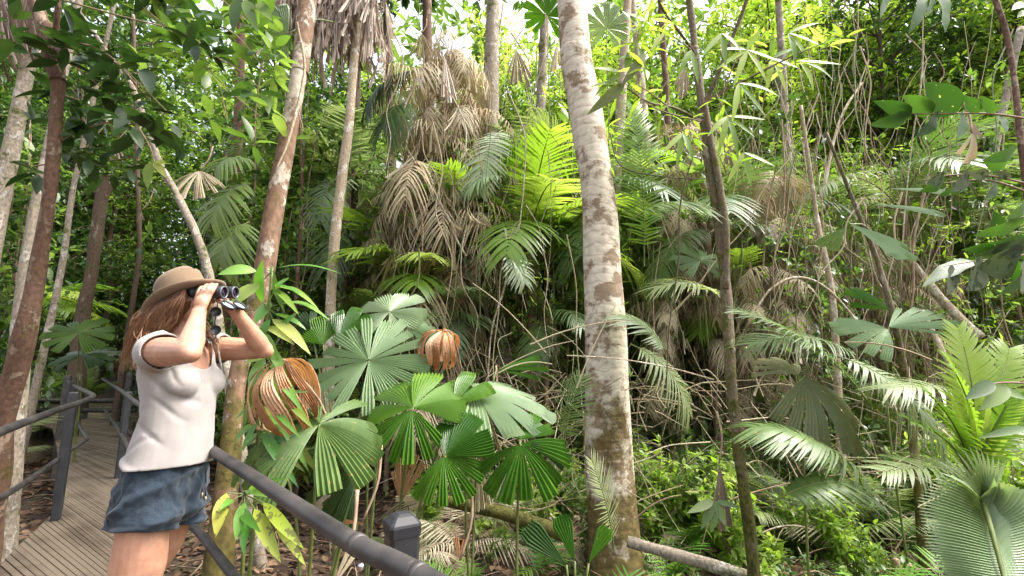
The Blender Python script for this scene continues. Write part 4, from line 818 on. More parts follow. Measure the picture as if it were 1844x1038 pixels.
FR = [
 ('long pale feather frond arching right under the sky gap', (1140, 395), (1285, 380), 4.2, 4.0, 'olive', dict(arch=.55, ldroop=.5, ll=.36, nleaf=40, lw=.016)),
 ('green feather frond standing up right of the spotted trunk', (1160, 480), (1140, 190), 4.6, 4.5, 'bright', dict(arch=.2, ll=.36, nleaf=44, lw=.016)),
 ('vivid frond spreading left behind the sky gap', (1240, 300), (1110, 290), 5, 4.8, 'bright', dict(ll=.4, arch=.5)),
 ('grey frond draping behind the thin mossy trunk', (1300, 540), (1180, 520), 4.2, 4.0, 'rattan', dict(ll=.35, arch=.5, lw=.014)),
 ('pale frond hanging over the stout grey trunk', (905, 235), (862, 345), 6.2, 5.8, 'silver', dict(ll=.4, arch=.5, ldroop=.3, lw=.03, nleaf=22)),
 ('frond drooping left below the pale hanging one', (905, 320), (838, 350), 6.0, 5.8, 'silver', dict(ll=.35, arch=.6, ldroop=.4, nleaf=18, lw=.028)),
 ('pale frond tip hanging right of the stout grey trunk', (910, 455), (945, 510), 5, 4.9, 'silver', dict(ll=.26, arch=.4, nleaf=18, lw=.02)),
 ('yellow green frond arching low over the right hand undergrowth', (1400, 900), (1560, 880), 2.9, 2.9, 'olive', dict(arch=.5, ldroop=.6, ll=.22, nleaf=34, lw=.016)),
 ('frond with hanging leaflets under the faded fan leaf', (1530, 860), (1355, 770), 3.0, 3.0, 'olive', dict(arch=.55, ldroop=.7, ll=.24, nleaf=34, lw=.016)),
 ('dry edged frond hanging right of the mossy trunk', (1560, 900), (1400, 790), 3.2, 2.9, 'rattan', dict(arch=.55, ldroop=.7, ll=.26, nleaf=30, lw=.016)),
 ('broad thin frond sweeping up to the mossy trunk from the right', (1560, 720), (1330, 560), 3.4, 3.3, 'rattan', dict(arch=.3, ldroop=.25, ll=.4, nleaf=44, lw=.013)),
 ('second thin frond sweeping left above the faded fan leaf', (1540, 640), (1350, 620), 3.5, 3.4, 'rattan', dict(arch=.4, ldroop=.35, ll=.35, nleaf=40, lw=.013)),
 ('fine pale frond fanning over the fallen log to the right', (1840, 900), (1590, 850), 2.9, 2.6, 'olive', dict(arch=.3, ldroop=.3, ll=.26, nleaf=40, lw=.012)),
 ('drooping frond crossing in front of the right hand saplings', (1500, 640), (1700, 800), 3.3, 3.0, 'rattan', dict(arch=.5, ldroop=.55, ll=.32, nleaf=38, lw=.014)),
 ('silvery frond with fine leaflets left of the big corner leaf', (1800, 760), (1600, 700), 3.0, 2.8, 'rattan', dict(arch=.4, ldroop=.5, ll=.28, nleaf=40, lw=.012)),
 ('frond hanging out of the thicket right of the spotted trunk base', (1135, 620), (1240, 740), 4.0, 3.9, 'rattan', dict(arch=.5, ldroop=.5, ll=.32, nleaf=34, lw=.016)),
 ('short pale frond touching the spotted trunk from the right', (1200, 640), (1120, 570), 4.2, 4.2, 'silver', dict(arch=.5, ldroop=.5, ll=.3, nleaf=26, lw=.018)),
 ('small feather frond rising in front of the spotted trunk base', (1105, 990), (1065, 830), 3.0, 2.9, 'rattan', dict(arch=.15, ldroop=.1, ll=.2, nleaf=32, lw=.007)),
 ('thin yellow green frond left of the spotted trunk base', (1015, 800), (1045, 680), 3.8, 3.8, 'olive', dict(arch=.2, ldroop=.4, ll=.22, nleaf=22, lw=.010)),
 ('dark feather frond drooping left over the trunk behind the skirt', (760, 130), (660, 190), 6.8, 6.6, 'dark', dict(arch=.5, ldroop=.7, ll=.6, nleaf=36, lw=.035)),
 ('dark frond hanging right beneath the dead fronds', (740, 190), (690, 230), 6.4, 6.1, 'mid', dict(arch=.6, ldroop=.8, ll=.5, nleaf=30, lw=.035)),
 ('pale green frond arching left of the leaning blotched trunk', (450, 330), (380, 400), 6, 5.6, 'mid', dict(arch=.5, ldroop=.5, ll=.5, nleaf=28, lw=.03)),
 ('frond above the left boardwalk, catching light', (450, 290), (390, 300), 6, 5.6, 'mid', dict(arch=.5, ldroop=.6, ll=.45, nleaf=26, lw=.03)),
 ('frond low left of the leaning blotched trunk', (450, 400), (395, 470), 5.8, 5.5, 'mid', dict(arch=.5, ldroop=.6, ll=.5, nleaf=26, lw=.03))]
for lab, A, B, y0, y1, m, kw in FR: one_frond(lab, A, B, y0, y1, m, **kw)

# big leaf in the lower right corner and the bright palm behind it
def corner_palm():
    b = W(1800, 1100, 1.9); b[2] = -.55; root = empty('palm_seedling', b, 'big grey green pleated palm leaf fanning out in the lower right corner', 'palm'); Y = 1.75
    g = G(); hub = W(1768, 905, Y); tip = W(1830, 1120, 1.5); ax = tip - hub
    for k in range(40):                        # one blade: free narrow fingers on the left, joined pleats on the right
        q = k / 39; c = hub + ax * q * .85
        e = W(np.interp(q, [0, .25, .6, 1], [1690, 1650, 1665, 1700]), np.interp(q, [0, .25, .6, 1], [850, 900, 985, 1060]), Y - .1)
        strap(g, c - b, e - b, .024, (.1, -.7, .7), .06, .5, .2 + .4 * rng.random(), peak=.3, rows=5)
        e = W(np.interp(q, [0, .3, 1], [1790, 1900, 1990]), np.interp(q, [0, .3, 1], [860, 900, 1050]), Y - .1)
        strap(g, c - b, e - b, .05, (-.1, -.7, .7), .05, .45, .2 + .4 * rng.random(), peak=.4, rows=5)
    for k in range(12):
        a = k / 11; e = W(1690 + 120 * a, 830 + 60 * abs(a - .5) - 30, Y - .05); strap(g, hub - b, e - b, .022, (0, -.8, .6), .05, .5, .5, peak=.4)
    g.build('leaf_blade', M['corner'], root)
    g = G(); tube(g, np.array([b, (b + hub) / 2, hub, tip]) - b, [.012, .006], 6, 20); g.build('midrib', M['greenstem'], root)
    b = W(1745, 930, 2.6); b[2] = -.5; root = empty('palm_seedling', b, 'bright yellow green feather palm at the right edge above the big corner leaf', 'palm')
    gs = G(); g = G(); c = W(1745, 860, 2.6)
    for (tx, ty, L) in [(1760, 640, .9), (1690, 650, .8), (1830, 640, .9), (1640, 720, .8), (1850, 720, .8), (1720, 590, .95), (1800, 700, .6), (1850, 800, .7), (1630, 800, .6)]:
        e = W(tx, ty, 2.5 + rng.uniform(-.2, .2)); V, Fq, P = frond_arr(1.0, 36, .24, .018, .28, .25, .3); dd = e - c; L = np.linalg.norm(dd) * 1.05
        Mx = frames(nrm(dd + [0, 0, .12]), np.array([0, -.6, 1.0])) * L; g.add(V @ Mx.T + c - b, [Fq], rng.random()); tube(gs, (P @ Mx.T + c - b)[::4], [.008, .003], 6, 10, cap=False)
    tube(gs, np.array([[0, 0, -.05], c - b]), [.03, .02], 8, 6)
    for k in range(5): strap(g, c - b, W(1700 + 40 * k, 690 + 20 * (k % 2), 2.4) - b, .05, (0, -1, .3), .05, .3, .9)
    g.build('fronds', M['bright'], root); gs.build('stems', M['greenstem'], root)
    # broad dark leaves on the same spot
    branch_things('dark folded leaves hanging in front of the bright feather palm', [[(1850, 690, 2.1), (1800, 690, 2.1), (1750, 700, 2.1)]], [((1790, 688), (1738, 720), 24, 2.1), ((1815, 695), (1765, 740), 26, 2.1), ((1850, 770), (1760, 790), 14, 2.1), ((1800, 700), (1850, 720), 20, 2.1)], mat='mid', nper=0)
corner_palm()
branch_things('small palm seedling with a few drooping two tone leaves below the mossy trunk fork', [[(1290, 940, 3.1), (1285, 905, 3.1)]], [((1285, 903), (1236, 925), 15, 3.1), ((1285, 903), (1262, 955), 16, 3.1), ((1288, 903), (1308, 950), 16, 3.1), ((1290, 903), (1335, 915), 10, 3.1), ((1286, 903), (1281, 960), 18, 3.1)], mat='olive', nper=0, name='palm_seedling', cat='seedling', tw='greenstem')
# ------------------------------------------------------------------ repeating undergrowth and background forest
PROTO = {}
def proto(name, label, cat, group, parts):
    root = bpy.data.objects.new(name, None); tag(root, label, cat, group); root.empty_display_size = .1
    for pn, g, mat in parts:
        o = g.build(pn, M[mat] if isinstance(mat, str) else mat, None); COL.objects.unlink(o); KID.setdefault(root.name + cat + label, [])
        PROTO.setdefault(label, (root, []))[1].append(o)
    return label
def place(key, x, y, rz=None, sc=1, z=None, label=None, tilt=(0, 0)):
    root, ch = PROTO[key]; r = root.copy(); COL.objects.link(r)
    r.location = (x, y, float(ground_z(x, y)) - .03 if z is None else z); r.rotation_euler = (*tilt, rng.uniform(0, 6.28) if rz is None else rz); r.scale = (sc,) * 3
    if label: r['label'] = label
    for c in ch: q = c.copy(); COL.objects.link(q); q.parent = r
    return r
def shrub(h, w, nst, ncl, nper, size, tmpl, sr=.008):
    g, gs = G(), G(); C = []
    for k in range(nst):
        a = rng.uniform(0, 6.28); e = np.array([math.cos(a) * w * rng.uniform(.2, 1), math.sin(a) * w * rng.uniform(.2, 1), h * rng.uniform(.55, 1)])
        Q = np.array([[0, 0, 0], e * [.35, .35, .5] + rng.normal(0, .04, 3), e]); tube(gs, Q, [sr, sr * .4], 5, 9, cap=False)
        S = spline(Q, 20)[5:]; C.append(S[rng.integers(0, 15, ncl)] + rng.normal(0, .09 * w + .03, (ncl, 3)))
    rosette(g, np.concatenate(C), size, nper, tmpl); return g, gs
def frond_clump(n, L, ll, lw, arch, el=(.6, 1.35), h=0, nleaf=30, ld=.4):
    g, gs = G(), G()
    for k in range(n):
        a = k * 2.4 + rng.uniform(-.3, .3); e = rng.uniform(*el); d = [math.cos(a) * math.cos(e), math.sin(a) * math.cos(e), math.sin(e)]
        V, Fq, P = frond_arr(L * rng.uniform(.75, 1.1), nleaf, ll, lw, arch * rng.uniform(.7, 1.3), ld, .2); Mx = frames(np.array(d), np.array([0, 0, 1.0]))
        g.add(V @ Mx.T + [0, 0, h], [Fq], rng.random()); tube(gs, (P @ Mx.T + [0, 0, h])[::4], [.009, .003], 5, 9, cap=False)
    if h: tube(gs, np.array([[0, 0, -.2], [.03, .02, h * .5], [0, 0, h]]), [.05, .04], 9, 20, lump=.2)
    return g, gs
def climber(h, r, n, nper, size, tmpl, bare=.1):
    g, gs = G(), G(); Q = np.array([[rng.normal(0, r * .3), rng.normal(0, r * .3), z] for z in np.linspace(0, h, 6)]); tube(gs, Q, [.02, .008], 6, 30, cap=False)
    S = spline(Q, n); S = S + np.stack([rng.normal(0, r, n), rng.normal(0, r, n), rng.normal(0, .1, n)], -1); S = S[int(bare * n):]
    rosette(g, S, size, nper, tmpl); return g, gs
def curtain(h, w, n, nf=16):
    """hanging dead fronds, strips and bare rattan stems"""
    g = G(); gs = G()
    for k in range(nf):
        a = rng.uniform(0, 6.28); z = rng.uniform(.35, 1) * h; L = rng.uniform(.9, 1.7); e = rng.uniform(-.9, .2)
        V, Fq, P = frond_arr(L, 26, .45, .02, rng.uniform(.5, .9), 1.0, .0, jitter=.25); Mx = frames(np.array([math.cos(a) * math.cos(e), math.sin(a) * math.cos(e), math.sin(e)]), np.array([0, 0, 1.0]))
        p = np.array([rng.normal(0, w * .4), rng.normal(0, w * .4), z]); g.add(V @ Mx.T + p, [Fq], rng.random()); tube(gs, (P @ Mx.T + p)[::4], [.01, .003], 5, 10, cap=False)
    for k in range(n):
        x, y = rng.normal(0, w), rng.normal(0, w); z = rng.uniform(.3, 1) * h; L = rng.uniform(.25, .7)
        A = np.array([x, y, z]); B = A + [rng.normal(0, .2), rng.normal(0, .2), -L]
        V, Fq = fan_arr(L, cover=rng.uniform(6, 18), nseg=2, pleats=1, n=nrm([rng.normal(), rng.normal(), .1]), t=(B - A), split=.1, gapw=.5, irregular=.9, rows=4, droop=rng.uniform(-.4, .4)); g.add(V + A, [Fq], rng.random())
    for k in range(6):
        x, y = rng.normal(0, w), rng.normal(0, w); Q = np.array([[x + rng.normal(0, .2), y + rng.normal(0, .2), z] for z in np.linspace(0, h, 5)]); tube(gs, Q, [.012, .008], 5, 16, cap=False)
    return g, gs
def seedling(n=14, size=.1, h=.3, tmpl=T_BIG):
    g, gs = G(), G()
    for k in range(n):
        a = rng.uniform(0, 6.28); r = rng.uniform(0, .25); p = np.array([math.cos(a) * r, math.sin(a) * r, 0]); q = p * 1.3 + [0, 0, rng.uniform(.3, 1) * h]
        tube(gs, np.array([p, (p + q) / 2, q]), [.004, .002], 4, 4, cap=False); rosette(g, np.array([q, (p + q) / 2 + [0, 0, h * .2]]), size, 4, tmpl)
    return g, gs
KS = {}
def mk(key, name, label, cat, group, gg, mats, pn=('foliage', 'stems')):
    KS[key] = proto(name, label, cat, group, [(pn[0], gg[0], mats[0]), (pn[1], gg[1], mats[1])])
GU = 'shrubs of the forest undergrowth'
mk('sb', 'shrub', 'bright broad leaved shrub in the undergrowth', 'shrub', GU, shrub(1.3, .55, 9, 14, 5, .13, T_BIG), ('bright', 'twig'))
mk('sm', 'shrub', 'mid green bushy shrub in the undergrowth', 'shrub', GU, shrub(1.5, .6, 10, 16, 5, .11, T_MID), ('mid', 'twig'))
mk('sd', 'shrub', 'dark green dense shrub in the undergrowth', 'shrub', GU, shrub(1.6, .65, 10, 16, 5, .13, T_MID), ('dark', 'twig'))
mk('sn', 'shrub', 'narrow leaved yellow green shrub in the undergrowth', 'shrub', GU, shrub(1.7, .6, 9, 12, 6, .17, T_NAR), ('yellow', 'twig'))
GF = 'feather leaved palms in the undergrowth'
mk('fa', 'feather_palm', 'small green feather palm in the undergrowth', 'palm', GF, frond_clump(9, 1.3, .38, .028, .45), ('mid', 'greenstem'), ('fronds', 'stems'))
mk('fb', 'feather_palm', 'olive thin leaved climbing palm in the undergrowth', 'palm', GF, frond_clump(8, 1.5, .36, .015, .55, nleaf=40, ld=.6), ('rattan', 'greenstem'), ('fronds', 'stems'))
mk('fd', 'feather_palm', 'dead tan feather fronds collapsed in the undergrowth', 'palm', GF, frond_clump(8, 1.3, .34, .014, .9, (.2, 1.0), ld=1.0), ('dry', 'twig'), ('fronds', 'stems'))
mk('ft', 'tall_feather_palm', 'tall feather palm with long drooping fronds in the mid distance', 'palm', 'tall feather palms in the mid distance', frond_clump(12, 1.9, .6, .045, .7, (.1, 1.1), h=3.6, ld=.7), ('mid', 'greybark'), ('fronds', 'stems'))
mk('fs', 'tall_feather_palm', 'tall feather palm with lighter fronds in the mid distance', 'palm', 'tall feather palms in the mid distance', frond_clump(12, 1.8, .55, .04, .6, (.1, 1.2), h=2.6, ld=.6), ('bright', 'greybark'), ('fronds', 'stems'))
mk('fr', 'climbing_palm', 'climbing palm with fine olive fronds high in the thicket', 'palm', 'climbing palms in the thicket', frond_clump(13, 1.4, .38, .02, .65, (-.3, 1.2), h=2.6, nleaf=30, ld=.6), ('rattan', 'twig'), ('fronds', 'stems'))
mk('fp', 'climbing_palm', 'climbing palm with pale silvery fronds high in the thicket', 'palm', 'climbing palms in the thicket', frond_clump(12, 1.3, .36, .024, .7, (-.4, 1.1), h=3.2, nleaf=24, ld=.5), ('silver', 'twig'), ('fronds', 'stems'))
mk('fq', 'climbing_palm', 'climbing palm with bright green fronds high in the thicket', 'palm', 'climbing palms in the thicket', frond_clump(12, 1.4, .38, .03, .6, (-.2, 1.2), h=2.2, nleaf=26, ld=.5), ('bright', 'twig'), ('fronds', 'stems'))
GC = 'climbing plants on the trunks'
mk('cb', 'climbing_plant', 'bright green climbing plant on a tall stem', 'climber', GC, climber(5.5, .32, 150, 5, .15, T_NAR), ('bright', 'twig'))
mk('cm', 'climbing_plant', 'mid green climbing plant on a tall stem', 'climber', GC, climber(6, .4, 170, 5, .13, T_MID), ('mid', 'twig'))
mk('cd', 'climbing_plant', 'dark green climbing plant on a tall stem', 'climber', GC, climber(6, .45, 170, 5, .15, T_BIG), ('dark', 'twig'))
mk('cl', 'climbing_plant', 'large leaved green climbing plant on a tall stem', 'climber', GC, climber(5.5, .4, 60, 4, .30, T_BIG), ('mid', 'twig'))
mk('ct', 'dead_frond_curtain', 'hanging curtain of dead tan fronds and bare stems', 'dead fronds', 'hanging curtains of dead fronds', curtain(4.6, .3, 70), ('dry', 'twig'), ('dead_blades', 'stems'))
mk('se', 'seedling', 'low leafy seedling on the forest floor', 'seedling', 'seedlings on the forest floor', seedling(), ('bright', 'greenstem'))
mk('sf', 'seedling', 'dark leafy seedling on the forest floor', 'seedling', 'seedlings on the forest floor', seedling(16, .09, .35, T_MID), ('mid', 'greenstem'))
mk('ga', 'grassy_palm_seedling', 'thin leaved palm seedling on the forest floor', 'seedling', 'palm seedlings on the forest floor', frond_clump(6, .55, .26, .018, .5, (.6, 1.4), nleaf=9), ('strap', 'greenstem'), ('fronds', 'stems'))
def tree_parts(h, rad, nb, ncl, nper, size, tmpl, low=.15, r0=.13):
    g, gs = G(), G(); T = np.array([[rng.normal(0, .12), rng.normal(0, .12), z] for z in np.linspace(-.3, h, 7)]); T[0, :2] = 0; tube(gs, T, [r0, r0 * .35], 10, 40, lump=.15, freq=2); S = spline(T, 60); C = []
    for k in range(nb):
        i = rng.integers(int(60 * low), 60); p = S[i]; a = rng.uniform(0, 6.28); L = rad * rng.uniform(.5, 1.1); e = p + [math.cos(a) * L, math.sin(a) * L, L * rng.uniform(.0, .7)]
        Q = np.array([p, (p + e) / 2 + [0, 0, .2], e]); tube(gs, Q, [.03, .01], 5, 8, cap=False); q = spline(Q, 12)[3:]
        C.append(q[rng.integers(0, 9, ncl)] + rng.normal(0, .28, (ncl, 3)))
    rosette(g, np.concatenate(C), size, nper, tmpl); return g, gs
GT = 'trees of the background forest'
for key, mat, lab, args in (('t1', 'mid', 'mid green leafy tree in the background forest', (12, 2.2, 60, 24, 5, .2, T_SML)), ('t2', 'bright', 'bright green tree coloured as sunlit in the background forest', (13, 2.4, 60, 24, 5, .2, T_SML)),
                            ('t3', 'dark', 'dark green tree in the background forest', (13, 2.3, 70, 20, 5, .22, T_SML)), ('t4', 'yellow', 'yellow green tree coloured as glowing in the background forest', (15, 2.6, 60, 24, 5, .2, T_SML))):  # light and shade among these trees is put into the leaf colour
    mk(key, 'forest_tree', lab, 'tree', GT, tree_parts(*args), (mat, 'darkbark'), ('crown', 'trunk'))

def hp(px, py, wx, wy):
    d = W(px, py, 1.0); return (d[0], d[2] - CAMZ, wx / F, wy / F)
HOLES = [hp(1232, 300, 28, 50), hp(720, 300, 30, 26), hp(385, 40, 40, 30), hp(1530, 10, 60, 25), hp(1190, 20, 20, 30), hp(300, 10, 30, 20), hp(1560, 0, 30, 20)]
used = []
PATHC = np.array([(-2.9, 3.9), (-4.3, 5.3)] + [tuple(Zp(px_, py_, 0)[:2]) for px_, py_ in ((160, 800), (150, 765), (175, 742), (215, 725), (262, 716))])
def path_near(x, y):
    p = np.array([x, y]); a = PATHC[:-1]; d = PATHC[1:] - a; t = np.clip(((p - a) * d).sum(1) / (d * d).sum(1), 0, 1)
    if np.min(np.linalg.norm(a + d * t[:, None] - p, axis=1)) < 1.25: return True
    r = x / y                                                   # keep the view along the boards open too
    return -1.0 < r < -.80 and 5 < y < 15 and x + y < 2.6
def scatter(keys, n, y0, y1, xr=1.3, mind=.35, sc=(.7, 1.25), pw=1.0, xlim=None, avoid=True, weights=None, zf=None):
    c = 0; tries = 0
    while c < n and tries < n * 30:
        tries += 1; y = y0 + (y1 - y0) * rng.random() ** pw; x = rng.uniform(-1, 1) * y * xr
        if xlim and not xlim(x, y): continue
        if avoid:
            s = x + y                                   # keep the boardwalk free
            if s < 1.3 and x < -.2 and y < 11 and x > -1.25 * y and s > -.9: continue
            if x < -.95 * y + .4 and y > 6 and y < 11 and x > -1.1 * y: continue
            if avoid and path_near(x, y): continue
        if any((x - a) ** 2 + (y - b) ** 2 < (mind) ** 2 for a, b in used[-400:]): continue
        used.append((x, y)); k = keys[rng.choice(len(keys), p=weights)]
        place(KS[k], x, y, sc=rng.uniform(*sc)); c += 1
right = lambda x, y: x > .12 * y
left = lambda x, y: x < -.35 * y
midr = lambda x, y: -.35 * y < x
scatter(['se', 'sf', 'sf', 'ga'], 60, 2.8, 5.8, 1.2, .2, (.5, 1.0), xlim=lambda x, y: x > .16 * y or x < -1.2 * y)
scatter(['se', 'sf', 'ga'], 16, 4., 6, .25, .2, (.4, .7), xlim=lambda x, y: x > -.3 * y)
scatter(['se', 'sf', 'se', 'sf', 'ga'], 28, 1.8, 5, 1.2, .2, (.5, 1.), xlim=lambda x, y: x > .35 * y)
scatter(['sm', 'sb', 'fb', 'fd', 'fd', 'fb', 'sm'], 60, 4.2, 7, 1.15, .22, (.45, .85), xlim=lambda x, y: x > .25 * y)
scatter(['fd', 'fb', 'sm', 'fd', 'sb'], 22, 4.4, 6.4, 1.15, .25, (.4, .75), xlim=lambda x, y: -.25 * y < x < .25 * y)
scatter(['sm', 'sd', 'sb', 'fa', 'fb', 'fd', 'sn'], 90, 6.2, 11, 1.25, .4, (.7, 1.3))
scatter(['cl'], 18, 6.6, 10, 1.15, .6, (.8, 1.2))
scatter(['cm', 'cb', 'cm', 'cd'], 44, 6.6, 11, 1.2, .45, (.8, 1.2), xlim=lambda x, y: x > -.1 * y)
scatter(['cm', 'cd', 'cd'], 12, 7.5, 11, 1.2, .6, (.8, 1.15), xlim=lambda x, y: x < -.1 * y)
scatter(['fr', 'fp', 'fr', 'fq'], 26, 5.6, 9, 1.15, .5, (.6, 1.1), xlim=lambda x, y: x > .2 * y)
scatter(['fr', 'fp', 'fr', 'fb'], 12, 6.4, 9, 1.15, .5, (.6, 1.2), xlim=lambda x, y: -.3 * y < x < .2 * y)
scatter(['fr', 'fp', 'fq', 'fr', 'fb'], 34, 6.8, 10.5, 1.15, .4, (1.1, 1.7), xlim=lambda x, y: x > -.38 * y)
scatter(['cm', 'cd', 'sm', 'sd', 'cm'], 30, 7, 11, 1.2, .4, (.8, 1.3), xlim=lambda x, y: x < -.35 * y)
scatter(['ft', 'fs', 'fr', 'fp'], 22, 7, 12, 1.2, .9, (.8, 1.4), xlim=lambda x, y: x > -.4 * y)
scatter(['ft', 'cd', 'fs'], 6, 8, 12, 1.2, .9, (.8, 1.2), xlim=lambda x, y: x < -.4 * y)
scatter(['sm', 'sd', 'sb', 'fa', 'sn'], 70, 10, 16, 1.25, .5, (1.2, 2.0))
nohole = lambda x, y: not any(abs(x / y - h[0]) < h[2] * .7 + .03 for h in HOLES[:3])
scatter(['t3', 't1', 't3', 't3'], 22, 9.5, 15, 1.3, .9, (.6, .9), xlim=lambda x, y: x < -.45 * y)  # dark leaf colour, here and in the next row, stands in for deep shade
scatter(['sd', 'sd', 'sm', 'cd'], 26, 8, 13, 1.3, .5, (.9, 1.6), xlim=lambda x, y: x < -.45 * y)
scatter(['t1', 't2', 't3', 't4'], 36, 10, 17, 1.3, 1.0, (.75, 1.1), weights=[.4, .25, .2, .15], xlim=lambda x, y: nohole(x, y) and x > -.35 * y)
scatter(['t1', 't3'], 14, 11, 20, 1.3, 1.0, (.8, 1.1), xlim=lambda x, y: x < -.35 * y)
scatter(['t1', 't2', 't3', 't4'], 54, 16, 27, 1.3, 1.2, (.9, 1.3), weights=[.4, .2, .25, .15], xlim=nohole)
# hand placed clutter: dead frond curtains of the middle and right
for (px, py, Y, s) in [(800, 560, 6.7, 1.0), (765, 560, 7.0, 1.1), (835, 560, 6.9, .8), (700, 600, 8.6, .8), (845, 560, 8.2, 1.0), (1400, 560, 7.2, .62), (1330, 600, 8, .8), (960, 600, 7.4, .6), (1210, 600, 8.2, .8), (1470, 600, 8, .8), (1560, 600, 8.4, .75)]:
    c = W(px, py, Y); place(KS['ct'], c[0], c[1], sc=s)
for (px, Y, k, s) in [(730, 6.8, 'cm', .8), (775, 6.6, 'fr', .9), (825, 6.5, 'fp', .8), (740, 7.4, 'fs', 1.1), (785, 6.3, 'cm', .5), (720, 6.8, 'cb', .8), (870, 6.8, 'cm', .75), (690, 7.4, 'cm', 1.0), (700, 7.2, 'cd', .7), (850, 7, 'cb', .6), (930, 7, 'cm', .9), (985, 6.8, 'fr', .9), (1010, 7.6, 'cb', .9), (800, 8.2, 'ft', 1.0),(1440, 5.6, 'cm', .62), (1470, 5.8, 'cd', .62), (1500, 6.2, 'cm', .65), (940, 6.6, 'cb', .75), (970, 7, 'cb', .8), (900, 6.9, 'cm', .55), (1560, 6.6, 'cm', .7), (1640, 6.2, 'cm', .65), (1740, 6, 'cb', .66), (1820, 5.6, 'cm', .66), (650, 7.4, 'cm', .6), (540, 7.6, 'cb', .55)]:
    c = W(px, 600, Y); place(KS[k], c[0], c[1], sc=s)
for (px, Y, h, s) in [(775, 6.7, 2.6, .8), (820, 6.9, 3.2, .75), (740, 7.1, 2.2, .7), (1240, 7.4, 2.8, .6), (1410, 7, 1.8, .6), (1395, 6.3, .5, .5), (1340, 6.6, 0, .55), (1440, 6.6, 1.2, .5), (1480, 7, .6, .55), (1290, 7, .8, .5), (1600, 7, 1, .5), (1230, 7.2, 1.5, .5), (750, 6.6, 1.9, .5), (840, 6.6, 2.2, .45), (960, 7.4, 2.5, .5), (700, 7.2, 1.2, .5), (1680, 7, .8, .45), (1190, 6.8, .3, .45)]:
    c = W(px, 560, Y); place(KS['ct'], c[0], c[1], sc=s, z=h)
for (px, Y, k, s_) in [(1170, 4.9, 'sb', .5), (1215, 5.3, 'sb', .5), (1265, 5.0, 'sb', .55), (1300, 4.7, 'sm', .45), (1190, 5.8, 'fb', .8), (1250, 6.0, 'sm', .9), (1390, 5.0, 'sb', .55), (1470, 4.6, 'sb', .5), (1530, 5.0, 'sm', .7), (1600, 5.4, 'sm', .7), (1680, 5.0, 'sb', .7), (960, 5.0, 'sb', .5), (1010, 5.4, 'sm', .6), (920, 5.4, 'fb', .6), (1760, 5.4, 'sn', .8)]:
    c = W(px, 600, Y); place(KS[k], c[0], c[1], sc=s_)
def tangle():
    g = G()
    for k in range(620):
        y = rng.uniform(4.3, 7.5); x = rng.uniform(.1, .95) * y if k % 4 else rng.uniform(-.12, .12) * y; z = float(ground_z(x, y)) + rng.uniform(0, 1.5) ** 1.2; L = rng.uniform(.3, 1.3)
        a = rng.uniform(0, 6.28); e = rng.uniform(-.6, 1.2); d = np.array([math.cos(a) * math.cos(e), math.sin(a) * math.cos(e) * .6, math.sin(e)]) * L
        Q = np.array([[x, y, z], np.array([x, y, z]) + d * .5 + rng.normal(0, .09, 3), np.array([x, y, z]) + d + [0, 0, -.15 * L]]); tube(g, Q, [rng.uniform(.003, .008), .0025], 5, 9, rng.random(), cap=False)
    tag(g.build('dry_tangle', M['dry']), 'tangle of thin dry tan twigs and stalks through the undergrowth', 'dry twigs', kind='stuff')
tangle()
def strands():
    g = G()
    for k in range(1500):
        px = rng.choice([rng.uniform(680, 1010), rng.uniform(1140, 1780), rng.uniform(1320, 1720)]); Y = rng.uniform(6.0, 9.0); p = W(px, 500, Y); z = rng.uniform(.6, 5.6); L = rng.uniform(.3, 1.5)
        A = np.array([p[0], Y, z + float(ground_z(p[0], Y))]); sw = rng.normal(0, .10, 3) * [1, 1, .2]
        tube(g, np.array([A, A + sw + [0, 0, -L * .5], A + sw * .4 + rng.normal(0, .06, 3) + [0, 0, -L]]), [rng.uniform(.003, .009), .002], 4, 7, rng.random(), cap=False, flat=.5)
    tag(g.build('hanging_strands', M['dry']), 'countless thin dead strands hanging through the thicket', 'dead strands', kind='stuff')
strands()
# far foliage wall that reads as one mass
def far_forest():
    g = G()
    n = 5200; a = rng.uniform(-1.05, 1.05, n); r = rng.uniform(27, 42, n); z = rng.uniform(0, 1, n) ** .9 * 30 - .5
    hole = lambda az, el: any(abs(az - h[0]) < h[2] and abs(el - h[1]) < h[3] for h in HOLES)
    C = np.stack([r * np.sin(a), r * np.cos(a), z], -1); az = C[:, 0] / C[:, 1]; el = (z - CAMZ) / C[:, 1]
    keep = np.array([not hole(q, e) for q, e in zip(az, el)]) & ((el < .62) | (rng.random(n) < .6)); C = C[keep]
    rosette(g, C, .95, 8, T_SML, 1, .1)
    tag(g.build('far_forest', M['mid']), 'dense green mass of far forest foliage', 'forest', kind='stuff')
far_forest()
# hanging vines and thin bare stems, each a thing
def vine(pts, r, mat, label, group=None):
    Q = np.array([W(*p) for p in pts]); b = Q[-1].copy(); g = G(); tube(g, Q - b, r, 6, len(Q) * 9, lump=.15, freq=12, cap=False); o = g.build('vine', M[mat]); o.location = tuple(b); tag(o, label, 'vine', group)
GV = 'thin vines and bare stems hanging through the thicket'
for k in range(210):
    Y = rng.uniform(4.8, 9.5); x = rng.choice([rng.uniform(690, 1040), rng.uniform(1130, 1844), rng.uniform(1330, 1700)]); y0 = rng.uniform(-20, 480); L = rng.uniform(150, 500); dx = rng.normal(0, 60)
    pts = [(x + dx * t + rng.normal(0, 9), y0 + L * t, Y) for t in np.linspace(0, 1, 6)]
    vine(pts, [.004 + .007 * rng.random() ** 2 * 1.6, .004], ['twig', 'thinbark', 'dry', 'greenstem', 'thinbark', 'dry'][k % 6], 'thin bare stem hanging through the thicket', GV)
